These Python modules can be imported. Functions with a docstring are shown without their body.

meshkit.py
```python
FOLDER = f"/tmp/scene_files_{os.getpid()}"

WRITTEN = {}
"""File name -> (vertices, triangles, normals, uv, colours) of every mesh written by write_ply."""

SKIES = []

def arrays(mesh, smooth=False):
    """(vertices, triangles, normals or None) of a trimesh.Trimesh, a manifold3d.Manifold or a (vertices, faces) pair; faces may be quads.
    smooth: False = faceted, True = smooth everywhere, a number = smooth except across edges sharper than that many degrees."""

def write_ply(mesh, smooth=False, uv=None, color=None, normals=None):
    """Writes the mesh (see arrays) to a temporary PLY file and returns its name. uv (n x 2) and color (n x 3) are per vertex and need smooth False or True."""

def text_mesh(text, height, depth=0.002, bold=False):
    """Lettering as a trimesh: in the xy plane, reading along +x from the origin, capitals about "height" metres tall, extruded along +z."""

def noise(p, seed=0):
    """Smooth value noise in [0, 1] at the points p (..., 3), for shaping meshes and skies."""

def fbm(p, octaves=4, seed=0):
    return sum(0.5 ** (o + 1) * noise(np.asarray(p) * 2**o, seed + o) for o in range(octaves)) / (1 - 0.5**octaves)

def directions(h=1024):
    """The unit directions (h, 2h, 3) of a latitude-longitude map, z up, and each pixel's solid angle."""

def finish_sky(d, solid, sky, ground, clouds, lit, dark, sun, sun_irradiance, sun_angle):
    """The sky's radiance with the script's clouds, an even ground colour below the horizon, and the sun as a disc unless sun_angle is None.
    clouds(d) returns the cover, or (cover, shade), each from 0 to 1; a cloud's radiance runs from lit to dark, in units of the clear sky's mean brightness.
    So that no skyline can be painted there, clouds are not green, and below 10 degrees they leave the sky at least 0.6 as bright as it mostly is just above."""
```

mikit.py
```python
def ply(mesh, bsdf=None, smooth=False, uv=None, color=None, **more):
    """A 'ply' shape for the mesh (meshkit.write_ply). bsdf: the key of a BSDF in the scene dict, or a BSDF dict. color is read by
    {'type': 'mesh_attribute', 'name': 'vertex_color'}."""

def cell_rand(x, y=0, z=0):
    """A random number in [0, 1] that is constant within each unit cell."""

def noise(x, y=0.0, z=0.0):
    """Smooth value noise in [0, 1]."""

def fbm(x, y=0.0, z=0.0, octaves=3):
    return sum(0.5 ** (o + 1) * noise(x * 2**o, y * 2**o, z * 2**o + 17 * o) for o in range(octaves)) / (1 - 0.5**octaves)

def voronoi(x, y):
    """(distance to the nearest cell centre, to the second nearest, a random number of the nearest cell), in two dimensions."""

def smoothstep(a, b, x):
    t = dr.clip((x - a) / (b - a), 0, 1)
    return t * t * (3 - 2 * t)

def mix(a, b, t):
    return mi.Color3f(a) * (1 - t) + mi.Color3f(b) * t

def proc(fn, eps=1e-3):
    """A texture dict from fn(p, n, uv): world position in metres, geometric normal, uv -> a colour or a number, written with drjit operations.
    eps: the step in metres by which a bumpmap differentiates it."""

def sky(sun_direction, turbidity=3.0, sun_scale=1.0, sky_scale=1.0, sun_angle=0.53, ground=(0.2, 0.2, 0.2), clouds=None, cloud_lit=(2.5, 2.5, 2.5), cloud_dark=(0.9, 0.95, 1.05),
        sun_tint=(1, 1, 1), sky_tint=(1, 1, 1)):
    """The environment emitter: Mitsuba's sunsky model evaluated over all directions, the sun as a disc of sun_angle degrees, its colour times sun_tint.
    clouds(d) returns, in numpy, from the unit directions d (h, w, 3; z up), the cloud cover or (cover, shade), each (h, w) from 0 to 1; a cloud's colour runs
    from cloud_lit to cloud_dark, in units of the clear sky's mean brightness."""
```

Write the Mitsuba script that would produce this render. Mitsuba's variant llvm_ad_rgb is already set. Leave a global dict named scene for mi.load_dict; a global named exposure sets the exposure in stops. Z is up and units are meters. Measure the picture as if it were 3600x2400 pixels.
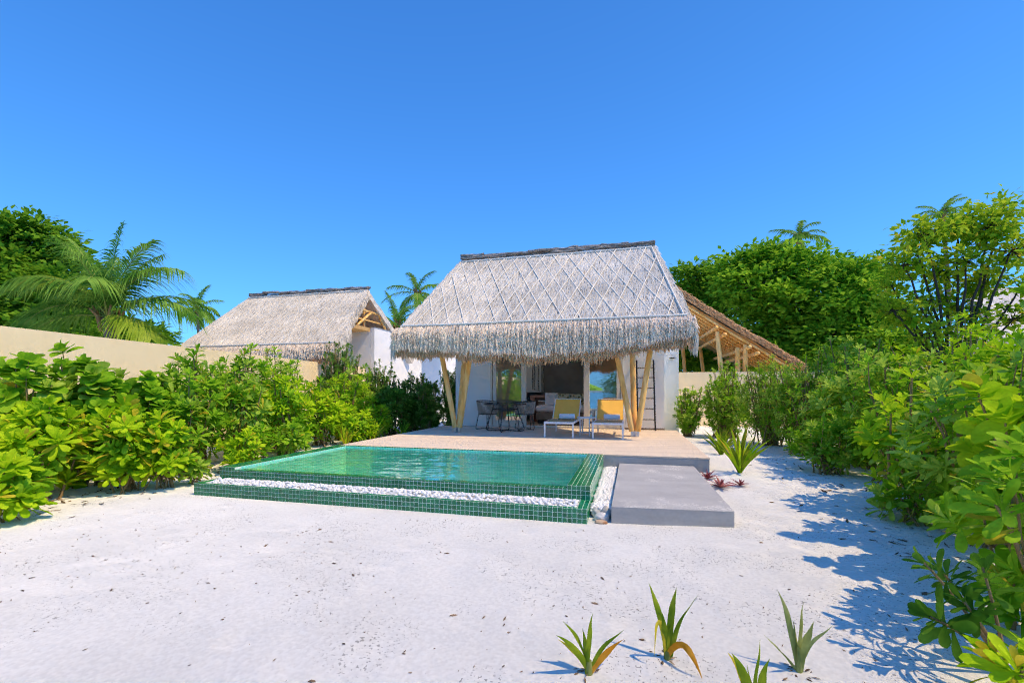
import math, random
import numpy as np, trimesh
import drjit as dr
import mitsuba as mi
import mikit, meshkit
from mikit import noise, fbm, cell_rand, smoothstep, mix

scene, labels = {}, {}
T = mi.ScalarTransform4f
rng = np.random.default_rng(7)

# ------------------------------------------------------------------ camera, sky, exposure
FX, CY, YAW, EYE = 1575.167, 1374.285, 0.256, 1.333
CS, SN = math.cos(YAW), math.sin(YAW)
scene['camera'] = {'type': 'perspective', 'fov': math.degrees(2 * math.atan(1800 / FX)), 'fov_axis': 'x',
                   'near_clip': 0.05, 'far_clip': 3000.0, 'principal_point_offset_y': -(CY - 1200) / 2400,
                   'to_world': T().look_at(origin=[0, 0, EYE], target=[-SN, CS, EYE], up=[0, 0, 1])}
SUN = (0.55, -0.085, 0.83)
scene['sky'] = mikit.sky(SUN, turbidity=2.6, sun_scale=0.64, sky_scale=1.01, ground=(0.45, 0.45, 0.42), sky_tint=(0.45, 1.03, 1.62), sun_tint=(1.12, 1.0, 0.77))
exposure = 1.86

# ------------------------------------------------------------------ helpers
def key_of(name):
    if name not in USED:
        USED[name] = 0
        return name
    USED[name] += 1
    return f"{name}_{USED[name]:03d}"
USED = {}

def thing(name, label, cat, group=None):
    k = key_of(name)
    labels[k] = {'label': label, 'category': cat}
    if group: labels[k]['group'] = group
    return k

def part(parent, name, mesh=None, bsdf=None, smooth=False, shape=None, M=None, kind=None, label=None):
    k = key_of(parent + '__' + name)
    d = dict(shape) if shape is not None else mikit.ply(mesh, bsdf, smooth)
    if M is not None: d['to_world'] = T(np.asarray(M, float))
    scene[k] = d
    if kind or label:
        labels[k] = {}
        if kind: labels[k]['kind'] = kind
        if label: labels[k]['label'] = label
    return k

def struct(name, mesh, bsdf, smooth=False, kind='structure', label=None):
    k = key_of(name)
    scene[k] = mikit.ply(mesh, bsdf, smooth)
    labels[k] = {'kind': kind}
    if label: labels[k]['label'] = label
    return k

def proj(P):
    P = np.atleast_2d(P)
    d = -SN * P[:, 0] + CS * P[:, 1]
    r = CS * P[:, 0] + SN * P[:, 1]
    return 1800 + FX * r / d, CY - FX * (P[:, 2] - EYE) / d, d

class MB:
    def __init__(s): s.v, s.f, s.n = [], [], 0
    def add(s, v, f):
        f = np.asarray(f, int)
        if f.shape[1] == 4: f = np.vstack([f[:, [0, 1, 2]], f[:, [0, 2, 3]]])
        s.v.append(np.asarray(v, float)); s.f.append(f + s.n); s.n += len(v); return s
    def get(s): return trimesh.Trimesh(np.vstack(s.v), np.vstack(s.f), process=False)
    def box(s, x0, x1, y0, y1, z0, z1, b=0.0):
        m = bevel(x1 - x0, y1 - y0, z1 - z0, b)
        return s.add(m.vertices + [(x0 + x1) / 2, (y0 + y1) / 2, (z0 + z1) / 2], m.faces)
    def tube(s, P, r, n=8, cap=True):
        v, f = tubes(np.asarray(P, float)[None], np.broadcast_to(np.asarray(r, float), (1, len(P))), n, cap)
        return s.add(v, f)

BEV = {}
def bevel(sx, sy, sz, b=0.0):
    k = (round(sx, 4), round(sy, 4), round(sz, 4), b)
    if k not in BEV:
        if b <= 0:
            BEV[k] = trimesh.creation.box((sx, sy, sz))
        else:
            h = np.array([sx, sy, sz]) / 2
            pts = []
            for s in np.array(np.meshgrid([-1, 1], [-1, 1], [-1, 1])).reshape(3, -1).T:
                for a in range(3):
                    q = s * (h - b); q[a] = s[a] * h[a]; pts.append(q)
            BEV[k] = trimesh.convex.convex_hull(np.array(pts))
    return BEV[k]

def box(x0, x1, y0, y1, z0, z1, b=0.0): return MB().box(x0, x1, y0, y1, z0, z1, b).get()

def tubes(P, R, n=3, cap=False):
    """N polylines (N,K,3) with radii (N,K) as n-sided tubes."""
    N, K, _ = P.shape
    t = np.gradient(P, axis=1); t /= np.linalg.norm(t, axis=2, keepdims=True) + 1e-12
    m = P[:, -1] - P[:, 0]
    ref = np.where(np.abs(m[:, 2:]) < 0.85 * np.linalg.norm(m, axis=1, keepdims=True), [0, 0, 1.0], [1.0, 0.13, 0])[:, None]
    a = np.cross(t, ref); a /= np.linalg.norm(a, axis=2, keepdims=True) + 1e-12
    b = np.cross(t, a)
    ang = np.arange(n) * 2 * np.pi / n
    v = P[:, :, None] + R[:, :, None, None] * (np.cos(ang)[:, None] * a[:, :, None] + np.sin(ang)[:, None] * b[:, :, None])
    i, j = np.meshgrid(np.arange(K - 1), np.arange(n), indexing='ij')
    q = np.stack([i * n + j, (i + 1) * n + j, (i + 1) * n + (j + 1) % n, i * n + (j + 1) % n], -1).reshape(-1, 4)
    f = np.vstack([q[:, [0, 1, 2]], q[:, [0, 2, 3]]])
    if cap:
        k = np.arange(1, n - 1)
        f = np.vstack([f, np.stack([k * 0, k, k + 1], 1), np.stack([k * 0, k + 1, k], 1) + (K - 1) * n])
    F = (f[None] + (np.arange(N) * K * n)[:, None, None]).reshape(-1, 3)
    return v.reshape(-1, 3), F

def ribbons(P, W, S, fold=0.0, up=None):
    """N polylines (N,K,3) as flat or V-folded strips: half width W (N,K) along the side vectors S (N,K,3)."""
    N, K, _ = P.shape
    if fold:
        t = np.gradient(P, axis=1); u = np.cross(S, t); u /= np.linalg.norm(u, axis=2, keepdims=True) + 1e-12
        v = np.stack([P - S * W[..., None] + u * (fold * W)[..., None], P, P + S * W[..., None] + u * (fold * W)[..., None]], 2)
        c = 3
    else:
        v = np.stack([P - S * W[..., None], P + S * W[..., None]], 2); c = 2
    i, j = np.meshgrid(np.arange(K - 1), np.arange(c - 1), indexing='ij')
    q = np.stack([i * c + j, i * c + j + 1, (i + 1) * c + j + 1, (i + 1) * c + j], -1).reshape(-1, 4)
    f = np.vstack([q[:, [0, 1, 2]], q[:, [0, 2, 3]]])
    return v.reshape(-1, 3), (f[None] + (np.arange(N) * K * c)[:, None, None]).reshape(-1, 3)

def unit(a): return a / (np.linalg.norm(a, axis=-1, keepdims=True) + 1e-12)

def bent_tube(ctrl, r, n=8, k=24):
    """Smooth tube through control points."""
    c = np.asarray(ctrl, float)
    from scipy.interpolate import CubicSpline
    s = np.r_[0, np.cumsum(np.linalg.norm(np.diff(c, axis=0), axis=1))]
    P = CubicSpline(s, c)(np.linspace(0, s[-1], k)) if len(c) > 2 else np.linspace(c[0], c[1], k)
    return P

# ------------------------------------------------------------------ materials
def rgb(*c): return {'type': 'rgb', 'value': list(c)}
def principled(col, rough=0.6, **k):
    d = {'type': 'principled', 'base_color': col if isinstance(col, dict) else rgb(*col), 'roughness': rough}
    d.update(k); return {'type': 'twosided', 'bsdf': d}
def bump(b, fn, scale, eps=2e-3):
    inner = b['bsdf'] if b['type'] == 'twosided' else b
    return {'type': 'twosided', 'bsdf': {'type': 'bumpmap', 'arbitrary': mikit.proc(fn, eps), 'scale': scale, 'bsdf': inner}}

def m_noise(a, b, sx, sy=None, sz=None, lo=0.3, hi=0.7, oct=3):
    sy = sy or sx; sz = sz or sx
    return mikit.proc(lambda p, n, uv: mix(a, b, smoothstep(lo, hi, fbm(p.x * sx, p.y * sy, p.z * sz, oct))))

def sand_fn(p, n, uv):
    big = smoothstep(0.35, 0.7, fbm(p.x * 1.3, p.y * 1.3, 0.0, 3))
    fine = fbm(p.x * 60, p.y * 60, 0.0, 2)
    c = mix((0.585, 0.59, 0.57), (0.62, 0.625, 0.605), big)
    c = c * (0.90 + 0.20 * fine)
    speck = smoothstep(0.80, 0.88, noise(p.x * 95, p.y * 95, 3.0)) * smoothstep(0.45, 0.7, noise(p.x * 3.1, p.y * 3.1, 9.0))
    return c * (1 - 0.55 * speck)
scene['mat_sand'] = bump(principled(mikit.proc(sand_fn), 0.95, specular=0.1),
                         lambda p, n, uv: fbm(p.x * 45, p.y * 45, 0.0, 3) * 0.6 + fbm(p.x * 7, p.y * 7, 4.0, 2), 0.008, 4e-3)

def tile_fn(p, n, uv):
    q = p - n * 0.012
    r = cell_rand(dr.floor((q.x + 5.41) / 0.05 + 0.003), dr.floor((q.y - 4.535) / 0.05 + 0.003), dr.floor(q.z / 0.05 + 0.003))
    r2 = cell_rand(dr.floor((q.x + 5.41) / 0.05 + 0.003) + 71, dr.floor((q.y - 4.535) / 0.05 + 0.003), dr.floor(q.z / 0.05 + 0.003))
    c = mix((0.004, 0.125, 0.046), (0.014, 0.225, 0.09), r)
    c = mix(c, mi.Color3f(0.015, 0.20, 0.10), smoothstep(0.9, 0.95, r2) * 0.5)
    return c * (0.85 + 0.3 * fbm(p.x * 30, p.y * 30, p.z * 30, 2))
scene['mat_tile'] = principled(mikit.proc(tile_fn), 0.12, specular=0.5)
scene['mat_pool_tile'] = principled(mikit.proc(lambda p, n, uv: mi.Color3f(tile_fn(p, n, uv)) * 0.8 + mi.Color3f(0.24, 0.56, 0.52)), 0.3, specular=0.3)
scene['mat_grout'] = principled(m_noise((0.66, 0.76, 0.66), (0.78, 0.85, 0.77), 9), 0.8)
scene['mat_water'] = {'type': 'thindielectric', 'int_ior': 1.22, 'specular_transmittance': rgb(0.72, 1.0, 0.93)}
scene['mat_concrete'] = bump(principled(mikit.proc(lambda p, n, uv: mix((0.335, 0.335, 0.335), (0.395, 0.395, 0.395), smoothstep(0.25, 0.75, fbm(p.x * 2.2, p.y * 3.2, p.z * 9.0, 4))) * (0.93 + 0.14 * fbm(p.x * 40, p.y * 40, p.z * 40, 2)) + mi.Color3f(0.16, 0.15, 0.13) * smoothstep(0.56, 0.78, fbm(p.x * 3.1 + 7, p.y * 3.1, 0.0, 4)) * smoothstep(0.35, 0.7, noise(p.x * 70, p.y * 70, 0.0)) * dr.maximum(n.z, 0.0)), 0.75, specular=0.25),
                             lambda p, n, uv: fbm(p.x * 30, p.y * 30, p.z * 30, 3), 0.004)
def plank_fn(p, n, uv):
    row = dr.floor((p.y - 7.472) / 0.1398 + 0.01)
    tone = cell_rand(row, dr.floor(p.x / 2.2 + row * 0.37))
    g = fbm(p.x * 1.5, p.y * 26.0, row, 2)
    return mix((0.61, 0.50, 0.385), (0.70, 0.585, 0.46), tone * 0.75 + g * 0.25) * (0.96 + 0.08 * g)
scene['mat_plank'] = principled(mikit.proc(plank_fn), 0.6, specular=0.3)
scene['mat_dark'] = principled((0.03, 0.03, 0.03), 0.8)
scene['mat_pebble'] = principled(mikit.proc(lambda p, n, uv: mix((0.74, 0.74, 0.73), (0.88, 0.88, 0.87), fbm(p.x * 25, p.y * 25, p.z * 25, 2))), 0.55)
scene['mat_rock'] = bump(principled(m_noise((0.42, 0.41, 0.38), (0.72, 0.71, 0.68), 9), 0.85), lambda p, n, uv: fbm(p.x * 22, p.y * 22, p.z * 22, 3), 0.02)
scene['mat_rust_rock'] = bump(principled(m_noise((0.30, 0.13, 0.06), (0.52, 0.38, 0.26), 14), 0.85), lambda p, n, uv: fbm(p.x * 22, p.y * 22, p.z * 22, 3), 0.02)

def thatch_fn(p, n, uv):
    a = fbm(p.x * 34, p.y * 7, p.z * 7, 3)
    b = fbm(p.x * 2.1, p.y * 1.7, p.z * 1.7, 3)
    c = mix((0.50, 0.455, 0.39), (0.74, 0.69, 0.61), smoothstep(0.25, 0.72, a))
    return c * (0.80 + 0.4 * b)
scene['mat_thatch'] = principled(mikit.proc(thatch_fn), 0.9, specular=0.1)
scene['mat_straw'] = principled(mikit.proc(lambda p, n, uv: mix((0.69, 0.64, 0.555), (0.84, 0.79, 0.705), smoothstep(0.2, 0.8, noise(p.x * 55, p.y * 3, p.z * 3))) * (0.74 + 0.40 * fbm(p.x * 1.1, p.y * 1.6, p.z * 1.6, 3))), 0.85, specular=0.15)
scene['mat_fringe'] = principled(mikit.proc(lambda p, n, uv: mix((0.56, 0.455, 0.345), (0.90, 0.785, 0.645), smoothstep(0.1, 0.7, noise(p.x * 48, p.y * 6, p.z * 1.2) * 0.75 + 0.25 * noise(p.x * 4, p.y * 4, p.z * 9)))), 0.85, specular=0.15)
scene['mat_straw_brown'] = principled(mikit.proc(lambda p, n, uv: mix((0.46, 0.25, 0.11), (0.86, 0.60, 0.35), noise(p.x * 60, p.y * 4, p.z * 4))), 0.85, specular=0.15)
scene['mat_ridge'] = bump(principled(mikit.proc(lambda p, n, uv: mix((0.16, 0.135, 0.115), (0.46, 0.41, 0.36), smoothstep(0.3, 0.75, fbm(p.x * 6, p.y * 40, p.z * 60, 3)))), 0.9), lambda p, n, uv: fbm(p.x * 8, p.y * 60, p.z * 60, 3), 0.03)
scene['mat_batten'] = principled(mikit.proc(lambda p, n, uv: mix((0.68, 0.63, 0.54), (0.82, 0.77, 0.68), fbm(p.x * 9, p.y * 9, p.z * 9, 3))), 0.7)
def bamboo_fn(p, n, uv):
    a = fbm(p.x * 14, p.y * 14, p.z * 1.6, 3)
    k = fbm(p.x * 3, p.y * 3, p.z * 5, 2)
    return mix((0.86, 0.47, 0.12), (0.95, 0.67, 0.28), smoothstep(0.25, 0.75, a)) * (0.85 + 0.3 * k)
scene['mat_bamboo'] = principled(mikit.proc(bamboo_fn), 0.55, specular=0.2)
scene['mat_mat'] = principled(mikit.proc(lambda p, n, uv: mix((0.50, 0.29, 0.10), (0.72, 0.47, 0.20), fbm(p.x * 5, p.y * 30, p.z * 9, 3))), 0.85)
scene['mat_white_wall'] = bump(principled(m_noise((0.85, 0.845, 0.825), (0.90, 0.895, 0.875), 1.5), 0.85, specular=0.2), lambda p, n, uv: fbm(p.x * 25, p.y * 25, p.z * 25, 2), 0.0015)
scene['mat_cream_wall'] = principled(mikit.proc(lambda p, n, uv: mix((0.90, 0.725, 0.43), (0.94, 0.775, 0.49), smoothstep(0.25, 0.75, fbm(p.x * 0.9, p.y * 0.9, p.z * 2.2, 4) * 0.7 + 0.3 * fbm(p.x * 6, p.y * 6, p.z * 0.5, 2)))), 0.9, specular=0.15)
scene['mat_frame'] = principled((0.72, 0.69, 0.62), 0.5)
scene['mat_pane'] = {'type': 'blendbsdf', 'weight': 0.4, 'a': {'type': 'thindielectric', 'int_ior': 1.5, 'specular_transmittance': rgb(0.75, 0.8, 0.72)},
                     'b': {'type': 'twosided', 'bsdf': {'type': 'conductor', 'material': 'none', 'specular_reflectance': rgb(0.85, 0.86, 0.84)}}}
scene['mat_glass_top'] = {'type': 'thindielectric', 'int_ior': 1.5, 'specular_transmittance': rgb(0.55, 0.56, 0.55)}
scene['mat_steel'] = principled((0.55, 0.57, 0.60), 0.35, metallic=0.9)
scene['mat_black_metal'] = principled((0.018, 0.018, 0.02), 0.4)
scene['mat_white_metal'] = principled((0.74, 0.745, 0.76), 0.35)
scene['mat_sling'] = principled(mikit.proc(lambda p, n, uv: mix((0.90, 0.50, 0.075), (0.95, 0.60, 0.14), noise(p.x * 90, p.y * 90, p.z * 90))), 0.75)
scene['mat_sling_tan'] = principled(mikit.proc(lambda p, n, uv: mix((0.38, 0.26, 0.12), (0.47, 0.34, 0.18), noise(p.x * 90, p.y * 90, p.z * 90))), 0.75)
scene['mat_towel'] = principled((0.87, 0.86, 0.88), 0.95)
scene['mat_rope'] = principled((0.36, 0.34, 0.30), 0.85)
scene['mat_floor'] = principled(m_noise((0.36, 0.26, 0.16), (0.46, 0.34, 0.22), 4), 0.5)
scene['mat_dark_panel'] = principled(m_noise((0.24, 0.23, 0.205), (0.29, 0.28, 0.25), 3), 0.8)
scene['mat_cabinet'] = principled((0.62, 0.62, 0.54), 0.6)
scene['mat_terracotta'] = principled(m_noise((0.46, 0.24, 0.17), (0.54, 0.30, 0.22), 3), 0.7)
scene['mat_brown'] = principled(m_noise((0.24, 0.165, 0.11), (0.34, 0.245, 0.17), 6), 0.6)
scene['mat_linen'] = principled((0.86, 0.85, 0.86), 0.9)
def print_fn(p, n, uv):
    a, b, w = mikit.voronoi(p.x * 9, p.z * 9)
    return mix((0.16, 0.18, 0.09), (0.66, 0.66, 0.50), smoothstep(0.18, 0.42, a + 0.25 * (fbm(p.x * 30, p.z * 30, 0.0, 2) - 0.5)))
scene['mat_print'] = principled(mikit.proc(print_fn), 0.9)
scene['mat_bark'] = bump(principled(mikit.proc(lambda p, n, uv: mix((0.10, 0.075, 0.055), (0.26, 0.21, 0.16), fbm(p.x * 14, p.y * 14, p.z * 5, 3))), 0.9), lambda p, n, uv: fbm(p.x * 25, p.y * 25, p.z * 8, 3), 0.02)
scene['mat_stem'] = principled(mikit.proc(lambda p, n, uv: mix((0.20, 0.12, 0.05), (0.36, 0.25, 0.12), fbm(p.x * 20, p.y * 20, p.z * 12, 2))), 0.8)
scene['mat_dark_bark'] = principled((0.055, 0.042, 0.034), 0.85)
scene['mat_husk'] = principled(mikit.proc(lambda p, n, uv: mix((0.22, 0.10, 0.04), (0.46, 0.27, 0.12), fbm(p.x * 30, p.y * 30, p.z * 12, 3))), 0.9)
scene['mat_tarp'] = principled(m_noise((0.10, 0.22, 0.42), (0.28, 0.45, 0.66), 2.5), 0.3)
scene['mat_umbrella'] = principled((0.36, 0.75, 0.04), 0.6)
scene['mat_sea'] = principled((0.01, 0.10, 0.22), 0.12)
scene['mat_red_leaf'] = principled(m_noise((0.22, 0.035, 0.045), (0.36, 0.10, 0.09), 30), 0.5)
scene['mat_litter'] = principled(mikit.proc(lambda p, n, uv: mix((0.05, 0.035, 0.025), (0.26, 0.17, 0.10), cell_rand(dr.floor(p.x * 12), dr.floor(p.y * 12)))), 0.9)

def leaf_mat(a, b, dt=0.9, rough=0.34, s=9.0):
    """Leaf whose green runs from a to b from leaf to leaf."""
    col = mikit.proc(lambda p, n, uv: mix(a, b, smoothstep(0.2, 0.8, noise(p.x * s, p.y * s, p.z * s) * 0.75 + 0.25 * noise(p.x * 1.7, p.y * 1.7, p.z * 1.7))) * (0.88 + 0.24 * noise(p.x * 60, p.y * 60, p.z * 60)))
    return {'type': 'principledthin', 'base_color': col, 'roughness': rough, 'diff_trans': dt * 0.95, 'spec_trans': 0.0, 'eta': 1.35}
scene['mat_leaf_lime'] = leaf_mat((0.32, 0.56, 0.012), (0.62, 0.82, 0.03))
scene['mat_leaf_green'] = leaf_mat((0.15, 0.38, 0.012), (0.40, 0.66, 0.04))
scene['mat_leaf_grey'] = leaf_mat((0.26, 0.46, 0.035), (0.54, 0.72, 0.11))
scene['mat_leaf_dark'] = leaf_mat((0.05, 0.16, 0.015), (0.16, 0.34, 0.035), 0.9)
scene['mat_leaf_fine'] = leaf_mat((0.12, 0.28, 0.035), (0.36, 0.54, 0.12), 0.9, 0.33)
scene['mat_leaf_tree'] = leaf_mat((0.09, 0.28, 0.012), (0.42, 0.68, 0.05), 0.9, 0.4, 3.0)
scene['mat_leaf_tree_dark'] = leaf_mat((0.08, 0.24, 0.012), (0.28, 0.50, 0.04), 0.9, 0.4, 4.0)
scene['mat_leaf_gold'] = leaf_mat((0.17, 0.36, 0.012), (0.50, 0.64, 0.04), 0.9, 0.4, 5.0)
scene['mat_leaf_yellow'] = leaf_mat((0.55, 0.48, 0.03), (0.72, 0.58, 0.06), 0.9, 0.5)
scene['mat_leaf_orange'] = leaf_mat((0.50, 0.22, 0.02), (0.68, 0.36, 0.05), 0.9, 0.5, 20.0)
scene['mat_leaf_lily'] = leaf_mat((0.12, 0.22, 0.015), (0.30, 0.38, 0.03), 0.8, 0.35, 14.0)
scene['mat_leaf_pale'] = leaf_mat((0.24, 0.29, 0.08), (0.40, 0.44, 0.15), 0.8, 0.45, 14.0)
scene['mat_leaf_palm'] = leaf_mat((0.08, 0.23, 0.025), (0.28, 0.48, 0.08), 0.8, 0.28, 3.0)
scene['mat_leaf_palm_yellow'] = leaf_mat((0.24, 0.38, 0.03), (0.46, 0.56, 0.08), 0.8, 0.35, 3.0)
scene['mat_rachis'] = principled((0.26, 0.30, 0.05), 0.5)

# ------------------------------------------------------------------ the ground, the sea
rd = np.random.default_rng(3)
DENTS = [(rd.uniform(-4.5, 2.2), rd.uniform(1.7, 4.3), rd.uniform(0.06, 0.14), rd.uniform(0.06, 0.11), rd.uniform(0.004, 0.011)) for _ in range(34)]
def ground_z(x, y):
    x, y = np.asarray(x, float), np.asarray(y, float)
    s = lambda a, b, v: np.clip((v - a) / (b - a), 0, 1) ** 2 * (3 - 2 * np.clip((v - a) / (b - a), 0, 1))
    z = 0.10 * s(5.0, 7.6, y) * np.maximum(s(0.6, 1.4, x), s(-5.6, -6.2, x)) + 0.0
    q = np.stack([x, y, x * 0], -1)
    away = np.maximum(np.maximum(s(-5.3, -5.8, x), s(-0.1, 1.3, x)), s(4.4, 3.0, y))
    z = z + (meshkit.fbm(q * 0.9, 3, 3) - 0.5) * 0.06 * away + (meshkit.fbm(q * 4.5, 2, 5) - 0.5) * 0.022 * np.clip(away + 0.25, 0, 1)
    for cx, cy, a, b_, d in DENTS:
        q2 = ((x - cx) / a) ** 2 + ((y - cy) / b_) ** 2
        z = z - d * np.exp(-q2 * 1.3) + 0.45 * d * np.exp(-(np.sqrt(q2) - 1.5) ** 2 * 4)
    z = z - 1.4 * s(-9, -20, y)
    return z

def grid_axis(near, far, dn, growth):
    a = [0.0]; d = dn
    while a[-1] < far:
        if a[-1] > near: d *= growth
        a.append(a[-1] + d)
    return np.array(a)
ax = grid_axis(4.5, 900, 0.045, 1.12); ay = grid_axis(6.0, 900, 0.045, 1.12); an = grid_axis(1.5, 900, 0.1, 1.15)
gx = np.r_[-ax[:0:-1], ax] - 1.0
gy = np.r_[-an[:0:-1], ay] + 1.5
X, Y = np.meshgrid(gx, gy, indexing='ij')
# the sand is left open where the pool basin goes down into it
Z = ground_z(X, Y)
inpool = (X > -5.35) & (X < -0.46) & (Y > 4.62) & (Y < 7.40)
i, j = np.meshgrid(np.arange(len(gx) - 1), np.arange(len(gy) - 1), indexing='ij')
keep = ~(inpool[:-1, :-1] & inpool[1:, 1:])
idx = lambda a, b: a * len(gy) + b
q = np.stack([idx(i, j), idx(i + 1, j), idx(i + 1, j + 1), idx(i, j + 1)], -1)[keep]
struct('sand_ground', (np.stack([X, Y, Z], -1).reshape(-1, 3), q), 'mat_sand', True, label='pale sand with scattered dark specks and plant shadows')
gq = np.linspace(-900, 900, 3)
struct('sea', (np.array([[-900, -900, -0.75], [900, -900, -0.75], [900, -12, -0.75], [-900, -12, -0.75]]), np.array([[0, 1, 2, 3]])), 'mat_sea')

# small dry bits on the sand, too many to count
b = MB()
n = 1150
lx = rng.uniform(-5.5, 3.2, n); ly = 1.6 + rng.gamma(2.0, 1.1, n)
ok = (ly < 7.3) & ~((lx > -5.6) & (lx < 1.1) & (ly > 4.35))
lx, ly = lx[ok], ly[ok]
clump = meshkit.noise(np.stack([lx * 1.6, ly * 1.6, lx * 0], -1), 4)
ok = rng.random(len(lx)) < 0.25 + clump
lx, ly = lx[ok], ly[ok]; n = len(lx)
lz = ground_z(lx, ly) + 0.004
L = rng.uniform(0.003, 0.011, n) * np.where(rng.random(n) < 0.07, 2.2, 1); a = rng.uniform(0, 6.28, n)
P = np.stack([lx, ly, lz], -1)[:, None] + np.linspace(-1, 1, 3)[None, :, None] * np.stack([np.cos(a) * L, np.sin(a) * L, rng.normal(0, 0.1, n) * L], -1)[:, None]
v, f = tubes(P, np.array([0.25, 1, 0.25])[None] * (L * rng.uniform(0.2, 0.45, n))[:, None], 4, True)
struct('leaf_litter', (v, f), 'mat_litter', False, 'stuff', 'dark dry bits of leaf and twig strewn over the sand')

# ------------------------------------------------------------------ the swimming pool
XL, XR, YF, YU, YB, HT = -5.41, -0.41, 4.535, 4.913, 7.469, 0.30
tiles = []   # centre, normal axis (0,1,2) with sign, height along the face, big/small
def face(axis, sign, at, u0, u1, w0, w1, pool=False, half=False):
    """Tiles of 5 cm on the plane axis=at; u and w the two other axes in order."""
    us = np.arange(round((u1 - u0) / 0.05)) * 0.05 + u0 + 0.025
    nw = max(1, round((w1 - w0) / 0.05)); ws = np.arange(nw) * ((w1 - w0) / nw) + w0 + (w1 - w0) / nw / 2
    for u in us:
        for w in ws:
            c = np.zeros(3); o = [k for k in range(3) if k != axis]
            c[axis] = at + sign * 0.0002; c[o[0]] = u; c[o[1]] = w
            tiles.append((c, axis, sign, (w1 - w0) / nw, pool))
WT = 0.276                                         # water level = top of the low front wall
XIL, XIR, YIF, YIB = XL + 0.25, XR - 0.25, YU + 0.10, YB - 0.10
face(1, -1, YF, XL, XR, 0.0, 0.15)                  # front of the lower tier
face(2, 1, 0.15, XL, XR, YF, YF + 0.05)              # its rim
face(2, 1, 0.15, XL, XL + 0.10, YF + 0.05, YU)
face(2, 1, 0.15, XR - 0.10, XR, YF + 0.05, YU)
face(0, 1, XR, YF, YU + 0.02, 0.0, 0.15)
face(0, -1, XL, YF, YU + 0.02, 0.0, 0.15)
face(1, -1, YU, XL, XIL, 0.15, 0.30)                 # upper tier, front
face(1, -1, YU, XIR, XR, 0.15, 0.30)
face(1, -1, YU, XIL, XIR, 0.15, 0.25)
face(1, -1, YU, XIL, XIR, 0.25, WT - 0.004, half=True)
face(2, 1, 0.30, XL, XIL, YU, YB)                    # copings
face(2, 1, 0.30, XIR, XR, YU, YB)
face(2, 1, 0.30, XIL, XIR, YIB, YB)
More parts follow.
